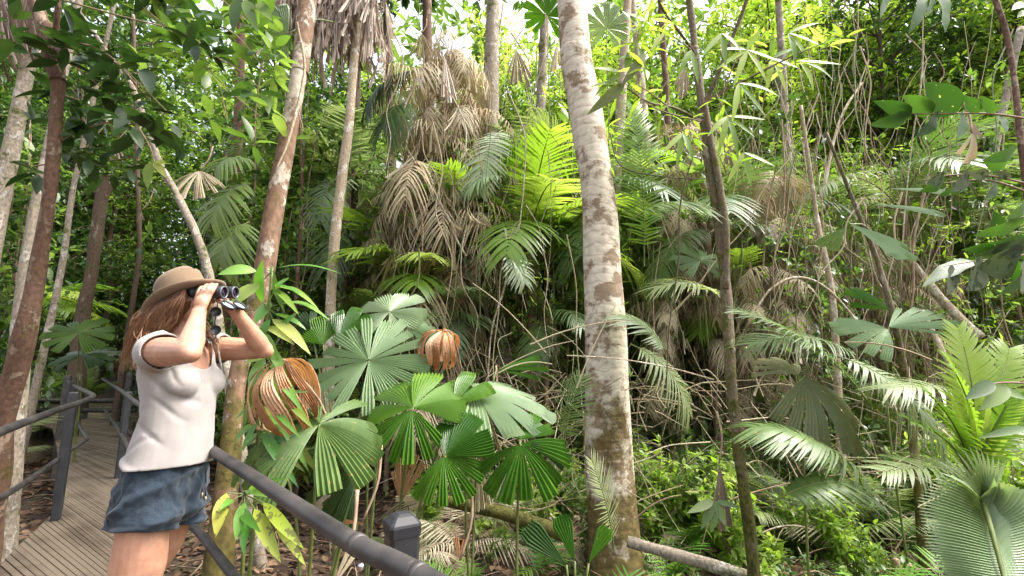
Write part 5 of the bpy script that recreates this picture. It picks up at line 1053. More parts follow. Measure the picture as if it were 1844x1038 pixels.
for k in range(26):
    Y = rng.uniform(3.2, 6); x = rng.uniform(1140, 1800) if k % 3 else rng.uniform(860, 1040); y0 = rng.uniform(620, 980); L = rng.uniform(100, 320); a = rng.uniform(-1.2, 1.2)
    pts = [(x + L * t * math.sin(a), y0 - L * t * math.cos(a) * .6 + 40 * t * t, Y) for t in np.linspace(0, 1, 5)]
    vine(pts, [.007, .004], ['dry', 'twig', 'thinbark'][k % 3], 'arching thin stem in the low tangle of the undergrowth', 'arching thin stems low in the undergrowth')
vine([(1245, 290, 3.2), (1225, 370, 3.2), (1222, 470, 3.2), (1205, 590, 3.2), (1200, 700, 3.2)], [.006, .004], 'darkbark', 'dark thin vine hanging straight down left of the mossy forked trunk')
vine([(1098, 240, 4.3), (1120, 300, 4.2), (1210, 320, 4.1), (1300, 318, 4.0), (1345, 285, 3.9)], [.006, .004], 'darkbark', 'thin dark twig reaching from the spotted trunk across the sky gap')
vine([(535, 40, 3.4), (548, 130, 3.45), (520, 250, 3.35), (500, 300, 3.3)], [.009, .012, .007], 'thinbark', 'climbing vine wound on the leaning blotched trunk')

# ------------------------------------------------------------------ say which one each repeat is
def where_labels():
    bands = [(60, 'behind the left railing'), (170, 'beyond the left railing posts'), (250, 'beyond the far end of the boardwalk'), (330, 'behind the woman\'s back'), (440, 'above and behind the woman\'s hat'), (560, 'by the leaning blotched trunk'), (650, 'by the slender pale palm trunk'),
             (740, 'over the silvery fan palm'), (830, 'over the smaller brown leaf cage'), (920, 'by the stout grey trunk'), (1030, 'just left of the pale spotted trunk'), (1150, 'behind the pale spotted trunk'), (1220, 'just right of the pale spotted trunk'), (1300, 'just left of the mossy forked trunk'),
             (1400, 'just right of the mossy forked trunk'), (1500, 'by the thin straight sapling stem'), (1590, 'by the hanging silver fan leaf'), (1680, 'by the wide silvery fan leaf'), (1760, 'by the leaning pale branch'), (9999, 'by the right hand edge')]
    c, sn = math.cos(PITCH), math.sin(PITCH); rec = {}
    for o in list(bpy.data.objects):
        g_ = o.get('group')
        if o.parent or not g_ or not o.get('label') or 'fan leaf hanging' in o['label']: continue
        v = np.array(o.location) - [0, 0, CAMZ]; d = v[1] * c + v[2] * sn
        if d <= .1: continue
        px = CX + F * v[0] / d; ph = next(t for m, t in bands if px < m); n = v[1]
        dep = 'near' if n < 5.2 else 'nearer' if n < 6.4 else 'midway' if n < 8 else 'set back' if n < 11 else 'distant' if n < 17 else 'far distant'
        base = o['label']
        for t in (' and bare stems', ' on a tall stem', ' with long drooping fronds', ' in the undergrowth', ' in the background forest', ' in the mid distance', ' in the thicket', ' on the forest floor', ' hanging through the thicket', ' in the low tangle of the undergrowth', ' high'): base = base.replace(t, '')
        w = base.split(); pre = dep.split() if dep.split()[0] not in w else []
        sz = ''
        if o.type == 'EMPTY': k = o.scale[0]; sz = 'small' if k < .6 else 'large' if k > 1.25 else ''
        lab = ' '.join(pre + ([sz] if sz and sz not in w else []) + w + [ph]); o['label'] = ' '.join(lab.split()[:16]); rec.setdefault(o['label'], []).append((px, o))
    names = {2: ['left one of two', 'right one of two'], 3: ['leftmost of three', 'middle one of three', 'rightmost of three'], 4: ['leftmost of four', 'second from left of four', 'third from left of four', 'rightmost of four'], 5: ['leftmost of five', 'second of five', 'middle of five', 'fourth of five', 'rightmost of five'], 6: ['leftmost of six', 'second of six', 'third of six', 'fourth of six', 'fifth of six', 'rightmost of six']}
    for lab, L_ in rec.items():
        if len(L_) in names:
            for (px, o), nm in zip(sorted(L_, key=lambda q: q[0]), names[len(L_)]):
                w = lab.split()[:16 - len(nm.split())] if len(lab.split()) + len(nm.split()) > 16 else lab.split(); o['label'] = nm + ' ' + ' '.join(w) if len(w) == len(lab.split()) else lab
where_labels()
# ------------------------------------------------------------------ the woman with the binoculars
def ring_loft(rings, seg=28):
    """closed loft through horizontal elliptical rings (cx, cy, z, a, b)"""
    g = G(); V = []; th = np.linspace(0, 2 * np.pi, seg, endpoint=False)
    for (x, y, z, a, b) in rings: V += [[x + a * math.cos(t), y + b * math.sin(t), z] for t in th]
    f = [[r * seg + j, r * seg + (j + 1) % seg, r * seg + seg + (j + 1) % seg, r * seg + seg + j] for r in range(len(rings) - 1) for j in range(seg)]
    g.add(V, [f, [list(range(seg))[::-1]], [list(range((len(rings) - 1) * seg, len(rings) * seg))]]); return g
def add_ell(g, c, r, Mx=None, seg=20):
    V = []; c = np.asarray(c, float); rows = 12
    for i in range(1, rows):
        p = math.pi * i / rows
        V += [[r[0] * math.sin(p) * math.cos(t), r[1] * math.sin(p) * math.sin(t), r[2] * math.cos(p)] for t in np.linspace(0, 2 * np.pi, seg, endpoint=False)]
    n = len(V); V += [[0, 0, r[2]], [0, 0, -r[2]]]; V = np.array(V)
    if Mx is not None: V = V @ np.asarray(Mx).T
    f = [[i * seg + j, i * seg + seg + j, i * seg + seg + (j + 1) % seg, i * seg + (j + 1) % seg] for i in range(rows - 2) for j in range(seg)]
    t = [[n, j, (j + 1) % seg] for j in range(seg)] + [[n + 1, (rows - 2) * seg + (j + 1) % seg, (rows - 2) * seg + j] for j in range(seg)]
    g.add(V + c, [f, t])
def limb(g, P, r, seg=16, n=None): tube(g, np.array(P, float), r, seg, n or len(P) * 6)
def blob(name, g, voxel, smooth, mats, parent, org, cut=None, disp=None, keep=None, sub=0, thick=0):
    """voxel union of the shapes -> one continuous surface"""
    o = g.build(name + '_tmp', [], None); m = o.modifiers.new('r', 'REMESH'); m.mode = 'VOXEL'; m.voxel_size = voxel
    s = o.modifiers.new('s', 'SMOOTH'); s.iterations = smooth; s.factor = .5
    dg = bpy.context.evaluated_depsgraph_get(); me = bpy.data.meshes.new_from_object(o.evaluated_get(dg)); me.name = name
    bpy.data.objects.remove(o)
    bm = bmesh.new(); bm.from_mesh(me)
    for (co, no) in (cut or []):
        bmesh.ops.bisect_plane(bm, geom=bm.verts[:] + bm.edges[:] + bm.faces[:], plane_co=Vector(co), plane_no=Vector(no), clear_outer=True)
    if keep: bmesh.ops.delete(bm, geom=[f for f in bm.faces if not keep(f.calc_center_median())], context='FACES')
    bm.normal_update()
    bnd = {}
    for e in bm.edges:
        if e.is_boundary:
            for a, b in ((e.verts[0], e.verts[1]), (e.verts[1], e.verts[0])): bnd.setdefault(a, []).append(b)
    for it in range(14):
        new = {v: (v.co * .4 + sum((q.co for q in n), Vector()) / len(n) * .6) for v, n in bnd.items()}
        for v, co in new.items(): v.co = co
    if disp is not None:
        for v in bm.verts: v.co += v.normal * disp(v.co)
    for f in bm.faces: f.smooth = True
    bm.to_mesh(me); bm.free(); me.materials.clear()
    for q in (mats if isinstance(mats, list) else [mats]): me.materials.append(q)
    me.transform(Matrix.Translation(-Vector(org))); ob = bpy.data.objects.new(name, me); link(ob, parent)
    if thick: t = ob.modifiers.new('t', 'SOLIDIFY'); t.thickness = thick; t.offset = -1
    return ob
def nz(c, f, seed=0): return mnoise.noise(Vector((c[0] * f[0] + seed, c[1] * f[1], c[2] * f[2])))

def skin_mat():
    m, nt, p, out = new_mat('skin'); L = nt.links.new; tc = N(nt, 'TexCoord'); n1 = N(nt, 'TexNoise', i_Scale=16.0, i_Detail=9.0, i_Roughness=.7); L(tc.outputs['Object'], n1.inputs[0])
    r = ramp(nt, [(.35, (.33, .165, .105)), (.65, (.46, .25, .165))]); L(n1.outputs[0], r.inputs[0]); L(r.outputs[0], p.inputs['Base Color'])
    p.inputs['Roughness'].default_value = .48; p.inputs['Subsurface Weight'].default_value = .12; p.inputs['Subsurface Radius'].default_value = (.012, .004, .002); p.inputs['Subsurface Scale'].default_value = 1
    n2 = N(nt, 'TexNoise', i_Scale=180.0, i_Detail=3.0); L(tc.outputs['Object'], n2.inputs[0]); b = N(nt, 'Bump', i_Strength=.4, i_Distance=.001); L(n2.outputs[0], b.inputs['Height']); L(b.outputs[0], p.inputs['Normal']); return m
def cloth_mat(name, col, sc=160, rough=.9, mott=.12, bump=.4, low=9):
    m, nt, p, out = new_mat(name); L = nt.links.new; tc = N(nt, 'TexCoord'); mp = N(nt, 'Mapping'); mp.inputs['Scale'].default_value = (1, 1, 3); L(tc.outputs['Object'], mp.inputs[0])
    n1 = N(nt, 'TexNoise', i_Scale=float(sc), i_Detail=4.0); L(mp.outputs[0], n1.inputs[0]); n2 = N(nt, 'TexNoise', i_Scale=float(low), i_Detail=5.0); L(tc.outputs['Object'], n2.inputs[0])
    a = N(nt, 'Math', operation='ADD'); L(n1.outputs[0], a.inputs[0]); L(n2.outputs[0], a.inputs[1]); r = ramp(nt, [(.7 / 2 + .2, [c * (1 - mott) for c in col]), (.7, [min(1, c * (1 + mott * .6)) for c in col])])
    h = N(nt, 'Math', operation='MULTIPLY'); h.inputs[1].default_value = .62; L(a.outputs[0], h.inputs[0]); L(h.outputs[0], r.inputs[0])
    L(r.outputs[0], p.inputs['Base Color']); p.inputs['Roughness'].default_value = rough; p.inputs['Sheen Weight'].default_value = .15; p.inputs['Specular IOR Level'].default_value = .2
    b = N(nt, 'Bump', i_Strength=bump, i_Distance=.0015); L(n1.outputs[0], b.inputs['Height']); L(b.outputs[0], p.inputs['Normal']); return m
SKIN = skin_mat(); SHIRT = cloth_mat('light grey slub jersey', (.29, .265, .252), 260, .9, .08, .2); DENIM = cloth_mat('dark blue linen', (.018, .028, .041), 140, .9, .3, .8, 12)
FELT = cloth_mat('brown felt', (.155, .105, .065), 240, .95, .18, .3); BAND = plain('hat lining', (.06, .04, .03), .9, .2)
RUB = plain('black rubber', (.02, .021, .025), .42, .2, 60, .08, spec=.5); RIM = plain('dark metal rim', (.10, .105, .12), .3, .1, 30, 0)
def glass_mat(name, col, rough):
    m, nt, p, out = new_mat(name); p.inputs['Base Color'].default_value = (*col, 1); p.inputs['Roughness'].default_value = rough; p.inputs['Coat Weight'].default_value = 1; return m
LENS = glass_mat('coated lens', (.012, .004, .02), .05); CAPIN = glass_mat('lens cap inside', (.30, .36, .38), .35)
def hair_mat():
    m, nt, p, out = new_mat('brown hair'); L = nt.links.new; at = N(nt, 'Attribute', attribute_name='rnd'); tc = N(nt, 'TexCoord'); sx = N(nt, 'SeparateXYZ'); L(tc.outputs['Object'], sx.inputs[0])
    n1 = N(nt, 'TexNoise', i_Scale=12.0, i_Detail=4.0); L(tc.outputs['Object'], n1.inputs[0])
    mr = N(nt, 'MapRange'); L(sx.outputs[2], mr.inputs[0]); mr.inputs[1].default_value = 1.62; mr.inputs[2].default_value = 1.36; mr.inputs[3].default_value = 0; mr.inputs[4].default_value = .55   # sun bleached tips
    a = N(nt, 'Math', operation='MULTIPLY_ADD'); L(at.outputs['Fac'], a.inputs[0]); a.inputs[1].default_value = .45; L(mr.outputs[0], a.inputs[2])
    r = ramp(nt, [(.05, (.06, .024, .011)), (.35, (.14, .062, .028)), (.62, (.26, .135, .065)), (.95, (.50, .32, .18))]); L(a.outputs[0], r.inputs[0]); L(r.outputs[0], p.inputs['Base Color']); p.inputs['Roughness'].default_value = .42; return m
HAIR = hair_mat()

def woman():
    Rh, Lh = np.array([-1.258, 1.66, .83]), np.array([-1.285, 1.85, .83])
    rkn, rft = np.array([-1.275, 1.665, .48]), np.array([-1.30, 1.66, .09])
    lkn, lft = np.array([-1.43, 1.89, .47]), np.array([-1.55, 1.90, .10])
    root = empty('person', (-1.4, 1.77, 0), 'woman in a brimmed hat, pale grey t-shirt and dark blue shorts looking through binoculars', 'person'); org = np.array(root.location)
    C7 = W(333, 612, 1.74); head = W(334, 545, 1.74); 
    Rs, Ls = W(283, 634, 1.575), W(384, 628, 1.915)
    Re, Le = W(340, 634, 1.43), W(474, 630, 1.90)
    Rw, Lw = W(357, 568, 1.62), W(428, 566, 1.765)
    g = G()
    # torso and pelvis
    g2 = ring_loft([(-1.28, 1.75, .78, .07, .11), (-1.28, 1.75, .83, .09, .14), (-1.275, 1.75, .92, .085, .14), (-1.26, 1.75, 1.02, .085, .125), (-1.245, 1.75, 1.12, .08, .115), (-1.245, 1.75, 1.22, .088, .13), (-1.255, 1.75, 1.34, .085, .145), (-1.26, 1.75, 1.41, .06, .12), (-1.26, 1.745, 1.46, .04, .06)])
    g.V += g2.V; g.Fc += g2.Fc; g.M += g2.M; g.Rn += g2.Rn; g.n = g2.n
    limb(g, [C7 + [-.03, 0, -.09], C7 + [-.01, 0, 0], head + [-.01, 0, -.05]], [.062, .05, .052])
    # head: skull, face, jaw, nose, ears
    hd = head; add_ell(g, hd + [-.006, 0, .028], (.080, .067, .066)); add_ell(g, hd + [.03, 0, -.01], (.058, .058, .085)); add_ell(g, hd + [.045, 0, -.068], (.034, .036, .03))
    limb(g, [hd + [.083, 0, .035], hd + [.097, 0, .012], hd + [.104, 0, -.004]], [.009, .012, .012], 10)
    add_ell(g, hd + [.083, 0, -.040], (.009, .021, .006)); add_ell(g, hd + [.081, 0, -.051], (.010, .018, .007))
    for s in (-1, 1): add_ell(g, hd + [-.005, s * .073, .0], (.018, .008, .03)); add_ell(g, hd + [.07, s * .03, .035], (.02, .018, .008)); add_ell(g, hd + [.06, s * .035, -.01], (.022, .02, .018))
    # arms
    def arm(S, E, Wr, k=1.0):
        d = nrm(Wr - E); limb(g, [S + (S - E) * .12, S + (E - S) * .35, S + (E - S) * .8, E], [.050, .049 * k, .041, .034])
        limb(g, [E, E + (Wr - E) * .25, E + (Wr - E) * .6, Wr, Wr + d * .03], [.034, .038, .031, .024, .025])
    arm(Rs, Re, Rw); arm(Ls, Le, Lw)
    for E, S, Wr in ((Re, Rs, Rw), (Le, Ls, Lw)):
        add_ell(g, E, (.036, .036, .036)); add_ell(g, E + nrm(E - S) * .010 + nrm(E - Wr) * .012, (.026, .026, .026))
    add_ell(g, Rs, (.056, .056, .054)); add_ell(g, Ls, (.054, .054, .052))
    # legs and feet
    limb(g, [Rh + [0, 0, .03], Rh + [0, 0, -.14], rkn + [0, 0, .06], rkn, rkn + [-.01, 0, -.12], rft], [.070, .080, .061, .056, .057, .036], 20, 30)
    limb(g, [Lh + [0, 0, .03], Lh + (lkn - Lh) * .35, lkn + [.0, 0, .06], lkn, lkn + [-.04, 0, -.12], lft], [.066, .080, .062, .056, .057, .036], 20, 30)
    # hands: palm and separate fingers
    def finger(pts, r): limb(g, pts, [r * 1.15, r, r * .95, r * .8], 10, 14)
    def P3(a): return W(*a)
    RK = [P3((378, 532, 1.650)), P3((369, 530, 1.645)), P3((361, 532, 1.645)), P3((354, 538, 1.652))]
    for k in RK: limb(g, [Rw, (Rw + k) / 2, k], [.016, .0125, .0088], 10)
    add_ell(g, (Rw + RK[1]) / 2, (.02, .016, .032)); add_ell(g, (Rw + RK[2]) / 2 + [0, 0, .01], (.02, .015, .026))
    finger([RK[0], P3((384, 523, 1.655)), P3((388, 516, 1.675)), P3((391, 512, 1.71))], .0074)
    finger([RK[1], P3((375, 520, 1.650)), P3((380, 513.5, 1.672)), P3((383, 512, 1.71))], .0076)
    finger([RK[2], P3((366, 521, 1.650)), P3((371, 514.5, 1.672)), P3((375, 513, 1.71))], .0074)
    finger([RK[3], P3((357, 526, 1.655)), P3((362, 518, 1.675)), P3((367, 516, 1.705))], .0068)
    finger([Rw + (RK[0] - Rw) * .25, P3((369, 548, 1.66)), P3((374, 542, 1.69)), P3((380, 541, 1.715))], .0096)
    LK = [P3((412, 549, 1.735)), P3((408, 545, 1.748)), P3((405, 543, 1.765)), P3((404, 543, 1.785))]
    for k in LK: limb(g, [Lw, (Lw + k) / 2 + [0, 0, -.004], k], [.016, .0135, .009], 10)
    add_ell(g, (Lw + LK[1]) / 2, (.028, .02, .02)); add_ell(g, (Lw + LK[2]) / 2, (.028, .02, .018))
    finger([LK[0], P3((402, 546, 1.715)), P3((394, 543, 1.70)), P3((388, 540, 1.70))], .0084)
    finger([LK[1], P3((400, 541, 1.72)), P3((394, 540, 1.71)), P3((390, 539, 1.715))], .0084)
    finger([LK[2], P3((404, 533, 1.80)), P3((400, 522, 1.80)), P3((396, 516, 1.775))], .0084)
    finger([LK[3], P3((412, 534, 1.82)), P3((410, 524, 1.82)), P3((408, 518, 1.79))], .0078)
    finger([LK[0] + (Lw - LK[0]) * .4, P3((420, 552, 1.72)), P3((414, 546, 1.70)), P3((407, 543, 1.69))], .009)
    body = blob('body', g, .0037, 3, [SKIN], root, org)
    # eyes, behind the eyepieces
    for s in (-1, 1):
        g = G(); add_ell(g, hd + [.073, s * .031, .02] - org, (.012, .012, .012)); g.build('eye', plain('eye white', (.6, .58, .55), .2, .05, 20, 0) if s < 0 else bpy.data.materials['eye white'], body)
    g = G(); c = P3((368, 524, 1.646)); tube(g, np.array([c + [-.010 + .0005, 0, -.001], c + [-.009, -.008, .003], c + [0, -.0115, .005], c + [.008, -.008, .003]]) - org, [.0014], 8, 14); g.build('ring', plain('silver ring', (.7, .68, .62), .2, .05, 20, 0, metal=1), body)
    # shirt
    g = ring_loft([(-1.258, 1.75, .92, .112, .174), (-1.255, 1.75, .985, .108, .172), (-1.252, 1.75, 1.063, .105, .160), (-1.244, 1.75, 1.14, .098, .148), (-1.242, 1.75, 1.223, .098, .148), (-1.256, 1.75, 1.304, .106, .158), (-1.26, 1.75, 1.355, .10, .166), (-1.262, 1.75, 1.405, .083, .163), (-1.264, 1.75, 1.448, .062, .12), (-1.264, 1.745, 1.485, .05, .075)])
    for s in (-1, 1): add_ell(g, (-1.197, 1.75 + s * .075, 1.285), (.062, .068, .066))
    def sleeve(S, E, back):
        d = nrm(E - S); limb(g, [S + [-.0, back * .05, .02], S - d * .02, S + d * .05, S + d * .095], [.060, .063, .064, .064], 20, 14)
    sleeve(Rs, Re, 1); sleeve(Ls, Le, -1)
    dR, dL = nrm(Re - Rs), nrm(Le - Ls); cR, cL = Rs + dR * .035, Ls + dL * .04
    neck = Vector((-1.215, 1.74, 1.475))
    def keep(c):
        if (c - Vector(cR)).dot(Vector(dR)) > 0 and (c - Vector(cR)).length < .16 and c.y < 1.66 and c.z > 1.27: return False
        if (c - Vector(cL)).dot(Vector(dL)) > 0 and (c - Vector(cL)).length < .16 and c.y > 1.84 and c.z > 1.30: return False
        dx, dy, dz = (c.x - neck.x) / .12, (c.y - neck.y) / .105, (c.z - neck.z) / (.15 if c.x > -1.27 else .05)
        if dx * dx * (.45 if c.x > -1.2 else 1) + dy * dy + dz * dz < 1 and c.z > 1.33: return False
        return True
    def folds(c):
        d = .007 * nz(c, (9, 9, 2.6)) + .007 * nz(c, (6, 16, 2.0), 7) + .003 * nz(c, (26, 26, 14), 3)
        for (ax, az, sl, am) in ((-1.20, 1.20, -1.1, .006), (-1.24, 1.12, -.9, .006), (-1.19, 1.33, -1.5, .006), (-1.30, 1.17, .8, .006), (-1.27, 1.08, .5, .005)):
            tt = (c.z - az) - sl * (c.x - ax) + .02 * nz(c, (8, 8, 8), az * 30); d -= am * math.exp(-(tt / .010) ** 2) * max(0, 1 - ((c.x - ax) ** 2 + (c.z - az) ** 2) / .005)
        t = c.z - (1.055 - .55 * (c.x + 1.36)) ; u = max(0, 1 - abs(c.x + 1.29) / .10)          # fold at the hip
        d += .013 * math.exp(-(t / .012) ** 2) * u - .010 * math.exp(-((t + .022) / .012) ** 2) * u
        w = max(0, (1.36 - c.z) / .5); d += .005 * math.sin(c.y * 46 + 8 * nz(c, (2, 2, 3), 5)) * w * (1 if c.x > -1.3 else .5)
        t2 = (c.z - 1.31) + (c.x + 1.25) * .9; d += -.005 * math.exp(-(t2 / .012) ** 2) * (c.y < 1.72)
        # fabric hangs free under the bust in front
        return d
    sh = blob('shirt', g, .0065, 4, [SHIRT], root, org, cut=[((-1.26, 1.75, .990), (.03, -.08, -1))], disp=folds, keep=keep, thick=.003)
    # hems
    def edge_tube(ob, name, test, r, mat, parent):
        bm = bmesh.new(); bm.from_mesh(ob.data); es = [e for e in bm.edges if e.is_boundary and test((e.verts[0].co + e.verts[1].co) / 2 + Vector(org))]
        nxt = {}
        for e in es:
            for a, b in ((e.verts[0], e.verts[1]), (e.verts[1], e.verts[0])): nxt.setdefault(a.index, []).append(b.index)
        if not es: bm.free(); return
        bm.verts.ensure_lookup_table(); best = []; seen = set()
        for s0 in nxt:
            if s0 in seen: continue
            lp = [s0]; seen.add(s0)
            while True:
                q = [v for v in nxt[lp[-1]] if v not in seen]
                if not q: break
                lp.append(q[0]); seen.add(q[0])
            if len(lp) > len(best): best = lp
        P = np.array([bm.verts[i].co[:] for i in best]); bm.free()
        k = 7; 
        if len(P) > 20:
            Pp = np.vstack([P[-k:], P, P[:k]]); P = np.array([Pp[i:i + 2 * k + 1].mean(0) for i in range(len(P))])[::3]; P = np.vstack([P, P[:2]])
            gg = G(); tube(gg, P, [r], 8, len(P)); gg.build(name, mat, parent)
    edge_tube(sh, 'neckline', lambda c: c.z > 1.34 and 1.64 < c.y < 1.85 and c.x > -1.4 and not ((c - Vector(cR)).length < .09 and c.y < 1.66), .0038, SHIRT, sh)
    edge_tube(sh, 'hem', lambda c: c.z < 1.0, .0028, SHIRT, sh)
    edge_tube(sh, 'sleeve_hem', lambda c: c.y < 1.66 and c.z > 1.2, .003, SHIRT, sh)
    edge_tube(sh, 'sleeve_hem', lambda c: c.y > 1.85 and c.z > 1.2, .0042, SHIRT, sh)
    # shorts
    g = ring_loft([(-1.268, 1.75, .79, .085, .14), (-1.268, 1.75, .82, .105, .16), (-1.276, 1.75, .86, .118, .172), (-1.272, 1.75, .92, .115, .172), (-1.262, 1.75, .99, .103, .164), (-1.255, 1.75, 1.05, .09, .145)])
    n = g.n
    def leg(c, top, a, b): 
        q = ring_loft([(c[0], c[1], .68, a * 1.06, b * 1.06), (c[0], c[1], .77, a, b), (c[0], c[1], .85, a * .95, b * .95), (top[0], top[1], .91, a * .8, b * .8)]); g.add(q.V[0], [q.Fc[0], q.Fc[1], q.Fc[2]])
    leg((-1.260, 1.66), (-1.265, 1.67), .106, .09); leg((-1.278, 1.85), (-1.27, 1.84), .096, .088)
    def folds2(c):
        u = max(0, min(1, (.94 - c.z) / .1)); lines = 0
        for (z0, sl, a, w) in ((.875, .35, .010, .016), (.815, .25, .012, .014), (.785, -.2, .010, .013), (.88, -.5, .008, .014), (.765, .1, .007, .011), (.905, .6, .007, .012)):
            t = c.z - (z0 + sl * (c.x + 1.26) + .025 * nz(c, (9, 9, 9), z0 * 40)); lines += a * math.exp(-(t / w) ** 2) * max(0, .5 + nz(c, (7, 7, 7), z0 * 90)) 
        d = lines * 1.6 + .010 * nz(c, (14, 14, 6)) + .006 * nz(c, (34, 34, 22), 4) + .0035 * nz(c, (60, 60, 50), 9) + .004 * math.sin(math.atan2(c.y - 1.75, c.x + 1.28) * 11) * u
        t = (c.x + 1.315) * 1.0 - max(0, c.z - .85) * .45; d -= .005 * math.exp(-(t / .005) ** 2) * (c.y < 1.70)       # side seam
        d -= .004 * math.exp(-((c.z - .80 - .2 * (1.75 - c.y)) / .004) ** 2)                                            # hem stitching
        return d
    so = blob('shorts', g, .005, 2, [DENIM], root, org, cut=[((-1.28, 1.75, .782), (-.04, -.22, -1)), ((0, 0, 1.01), (0, 0, 1))], disp=folds2, thick=.003)
    for k, dy in enumerate((0, .022)):
        c = W(361 + 5 * k, 845, 1.79); c[0] = -1.165; g = G(); tube(g, np.array([c + [.004, dy, 0], c + [.010, dy, -.05], c + [.012, dy + .003, -.085 - .02 * k]]) - org, [.0022], 6, 10); o = g.build('drawstring', DENIM, so)
        g = G(); e = c + [.012, dy + .003, -.085 - .02 * k]; tube(g, np.array([e, e + [0, 0, -.017]]) - org, [.0034], 8, 3); g.build('cord_end', plain('brass cord end', (.5, .33, .18), .3, .1, 20, 0, metal=.8) if not k else bpy.data.materials['brass cord end'], so)
    # sandals
    for (ft, y) in ((rft, 1.66), (lft, 1.90)):
        g = G(); q = ring_loft([(ft[0] + .055, y, .0, .125, .045), (ft[0] + .055, y, .022, .125, .045), (ft[0] + .055, y, .045, .118, .042), (ft[0] + .03, y, .085, .085, .038), (ft[0] - .0, y, .12, .05, .04)]); g.add(q.V[0] - org, q.Fc); g.build('shoe', plain('brown shoe', (.12, .08, .05), .6, .2), root)
    # hair: a solid mass with many locks over it
    g = G(); add_ell(g, hd + [-.026, 0, .006], (.084, .076, .070)); limb(g, [hd + [-.03, 0, -.02], hd + [-.055, 0, -.06], hd + [-.085, 0, -.13], hd + [-.11, -.01, -.20]], [.080, .083, .07, .035])
    limb(g, [hd + [.026, -.056, .005], hd + [.015, -.070, -.04], hd + [-.02, -.082, -.11]], [.035, .035, .03])
    gm = blob('hair', g, .006, 3, [HAIR], root, org, disp=lambda c: .004 * math.sin(c.y * 160 + c.x * 120 + 4 * nz(c, (8, 8, 5))) + .004 * nz(c, (20, 20, 6)))
    g = G()
    def lock(A, Bp, C, D, r, rn): tube(g, np.array([A, Bp, C, D]) - org, [r, r * 1.1, r * .8, r * .15], 6, 26, rn, cap=False, flat=.5)
    for k in range(1000):
        u = rng.random(); side = -1 if k % 5 else 1
        a = rng.uniform(-2.9, -.15) if k % 5 else rng.uniform(.3, 2.9); hx, hy = math.cos(a), math.sin(a)           # round the head from the face to the back
        if side > 0: hy = abs(hy)
        A = hd + [-.02 + .082 * hx, .080 * hy, 0]
        if hy < 0 and hx > -.8: A[1] = hd[1] - .086 - rng.uniform(0, .010)
        A[2] = hd[2] + .012 + .45 * (A[0] - hd[0]) - rng.uniform(0, .03)
        wv = rng.normal(0, .009, (3, 3)); back = -.035 if hx > .2 else -.02
        Bp = A + [back * .5, .016 * hy, -.05] + wv[0]; C = A + [back * 1.4, .012 * hy, -.11] + wv[1]
        D = A + [back * 2.2 - .02 * u, .0, -.15 - .07 * u * (hx < .2)] + wv[2]
        lock(A, Bp, C, D, rng.uniform(.0006, .0016), rng.random() * .85)
    for k in range(240):                                                # long ends falling down the back and over the near shoulder
        A = hd + [-.075 + rng.normal(0, .012), -.05 + rng.normal(0, .025), -.075 - .02 * rng.random()]; e = W(rng.uniform(244, 285), rng.uniform(615, 680), 1.62 + rng.normal(0, .03)); wv = rng.normal(0, .012, (2, 3))
        lock(A, A + (e - A) * .35 + [.008, -.01, -.02] + wv[0], A + (e - A) * .7 + [.004, -.01, -.015] + wv[1], e, rng.uniform(.0008, .002), .3 + rng.random() * .7)
    for k in range(60):                                                # front locks on the far side of the chest
        A = hd + [.02, .06, -.06] + rng.normal(0, .008, 3); e = W(rng.uniform(383, 398), rng.uniform(620, 643), 1.80); lock(A, A + (e - A) * .35 + rng.normal(0, .008, 3), A + (e - A) * .7 + [.012, 0, -.005] + rng.normal(0, .008, 3), e, .0016, .3 + rng.random() * .5)
    g.build('hair_locks', HAIR, gm)
    # hat
    c = W(338, 545, 1.74) + [-.009, 0, .007]; tilt = R(-33)
    rows = []; seg = 56; th = np.linspace(0, 2 * np.pi, seg, endpoint=False)
    prof = [(.149, .0, 1), (.1505, .004, 1), (.145, .007, 1), (.12, .005, .6), (.098, .006, .0), (.092, .012, 0), (.089, .045, 0), (.085, .075, 0), (.078, .092, 0), (.062, .100, 0), (.03, .092, 0), (.004, .087, 0)]
    def hat_pts(r, h, brim, off=0):
        P = []
        for t in th:
            x, y = r * 1.0 * math.cos(t) * (1.0 if r > .105 else 1.04) * (1.07 if r > .105 and math.cos(t) < 0 else 1), r * .88 * math.sin(t) if r > .105 else r * .84 * math.sin(t)
            z = h + off; k = max(0, (r - .093) / .055)
            z += k * (.018 * abs(math.sin(t)) ** 2.2 - .006 * max(0, math.cos(t)) ** 2 - .030 * max(0, -math.cos(t)) ** 2)
            if h > .06 and r < .09: z += .012 * abs(math.sin(t)) * (r / .08) - .016 * math.exp(-(y / .02) ** 2) ; 
            if h > .07: x += .006; y *= 1 - .16 * max(0, math.cos(t))
            if h > .07: z -= .012 * (x / .09)*-1
            P.append([x, y, z])
        return P
    Mt = np.array(Matrix.Rotation(tilt, 3, 'Y')); V = []
    under = [(.145, -.001, 1), (.12, -.002, .6), (.096, .002, 0), (.088, .03, 0), (.08, .07, 0), (.05, .085, 0)]
    allr = list(reversed(prof)) + [(r, h - .004, b) for r, h, b in under]
    for (r, h, b) in allr: V += hat_pts(r, h, b)
    nr = len(allr); f = [[r * seg + j, r * seg + seg + j, r * seg + seg + (j + 1) % seg, r * seg + (j + 1) % seg] for r in range(nr - 1) for j in range(seg)]
    g = G(); g.add(np.array(V) @ Mt.T + c - org, [f, [list(range(seg))]]); hat = g.build('hat', FELT, root)
    g = G(); V = []
    for (r, h) in ((.0955, .008), (.0965, .011), (.0955, .016)): V += hat_pts(r, h, 0)
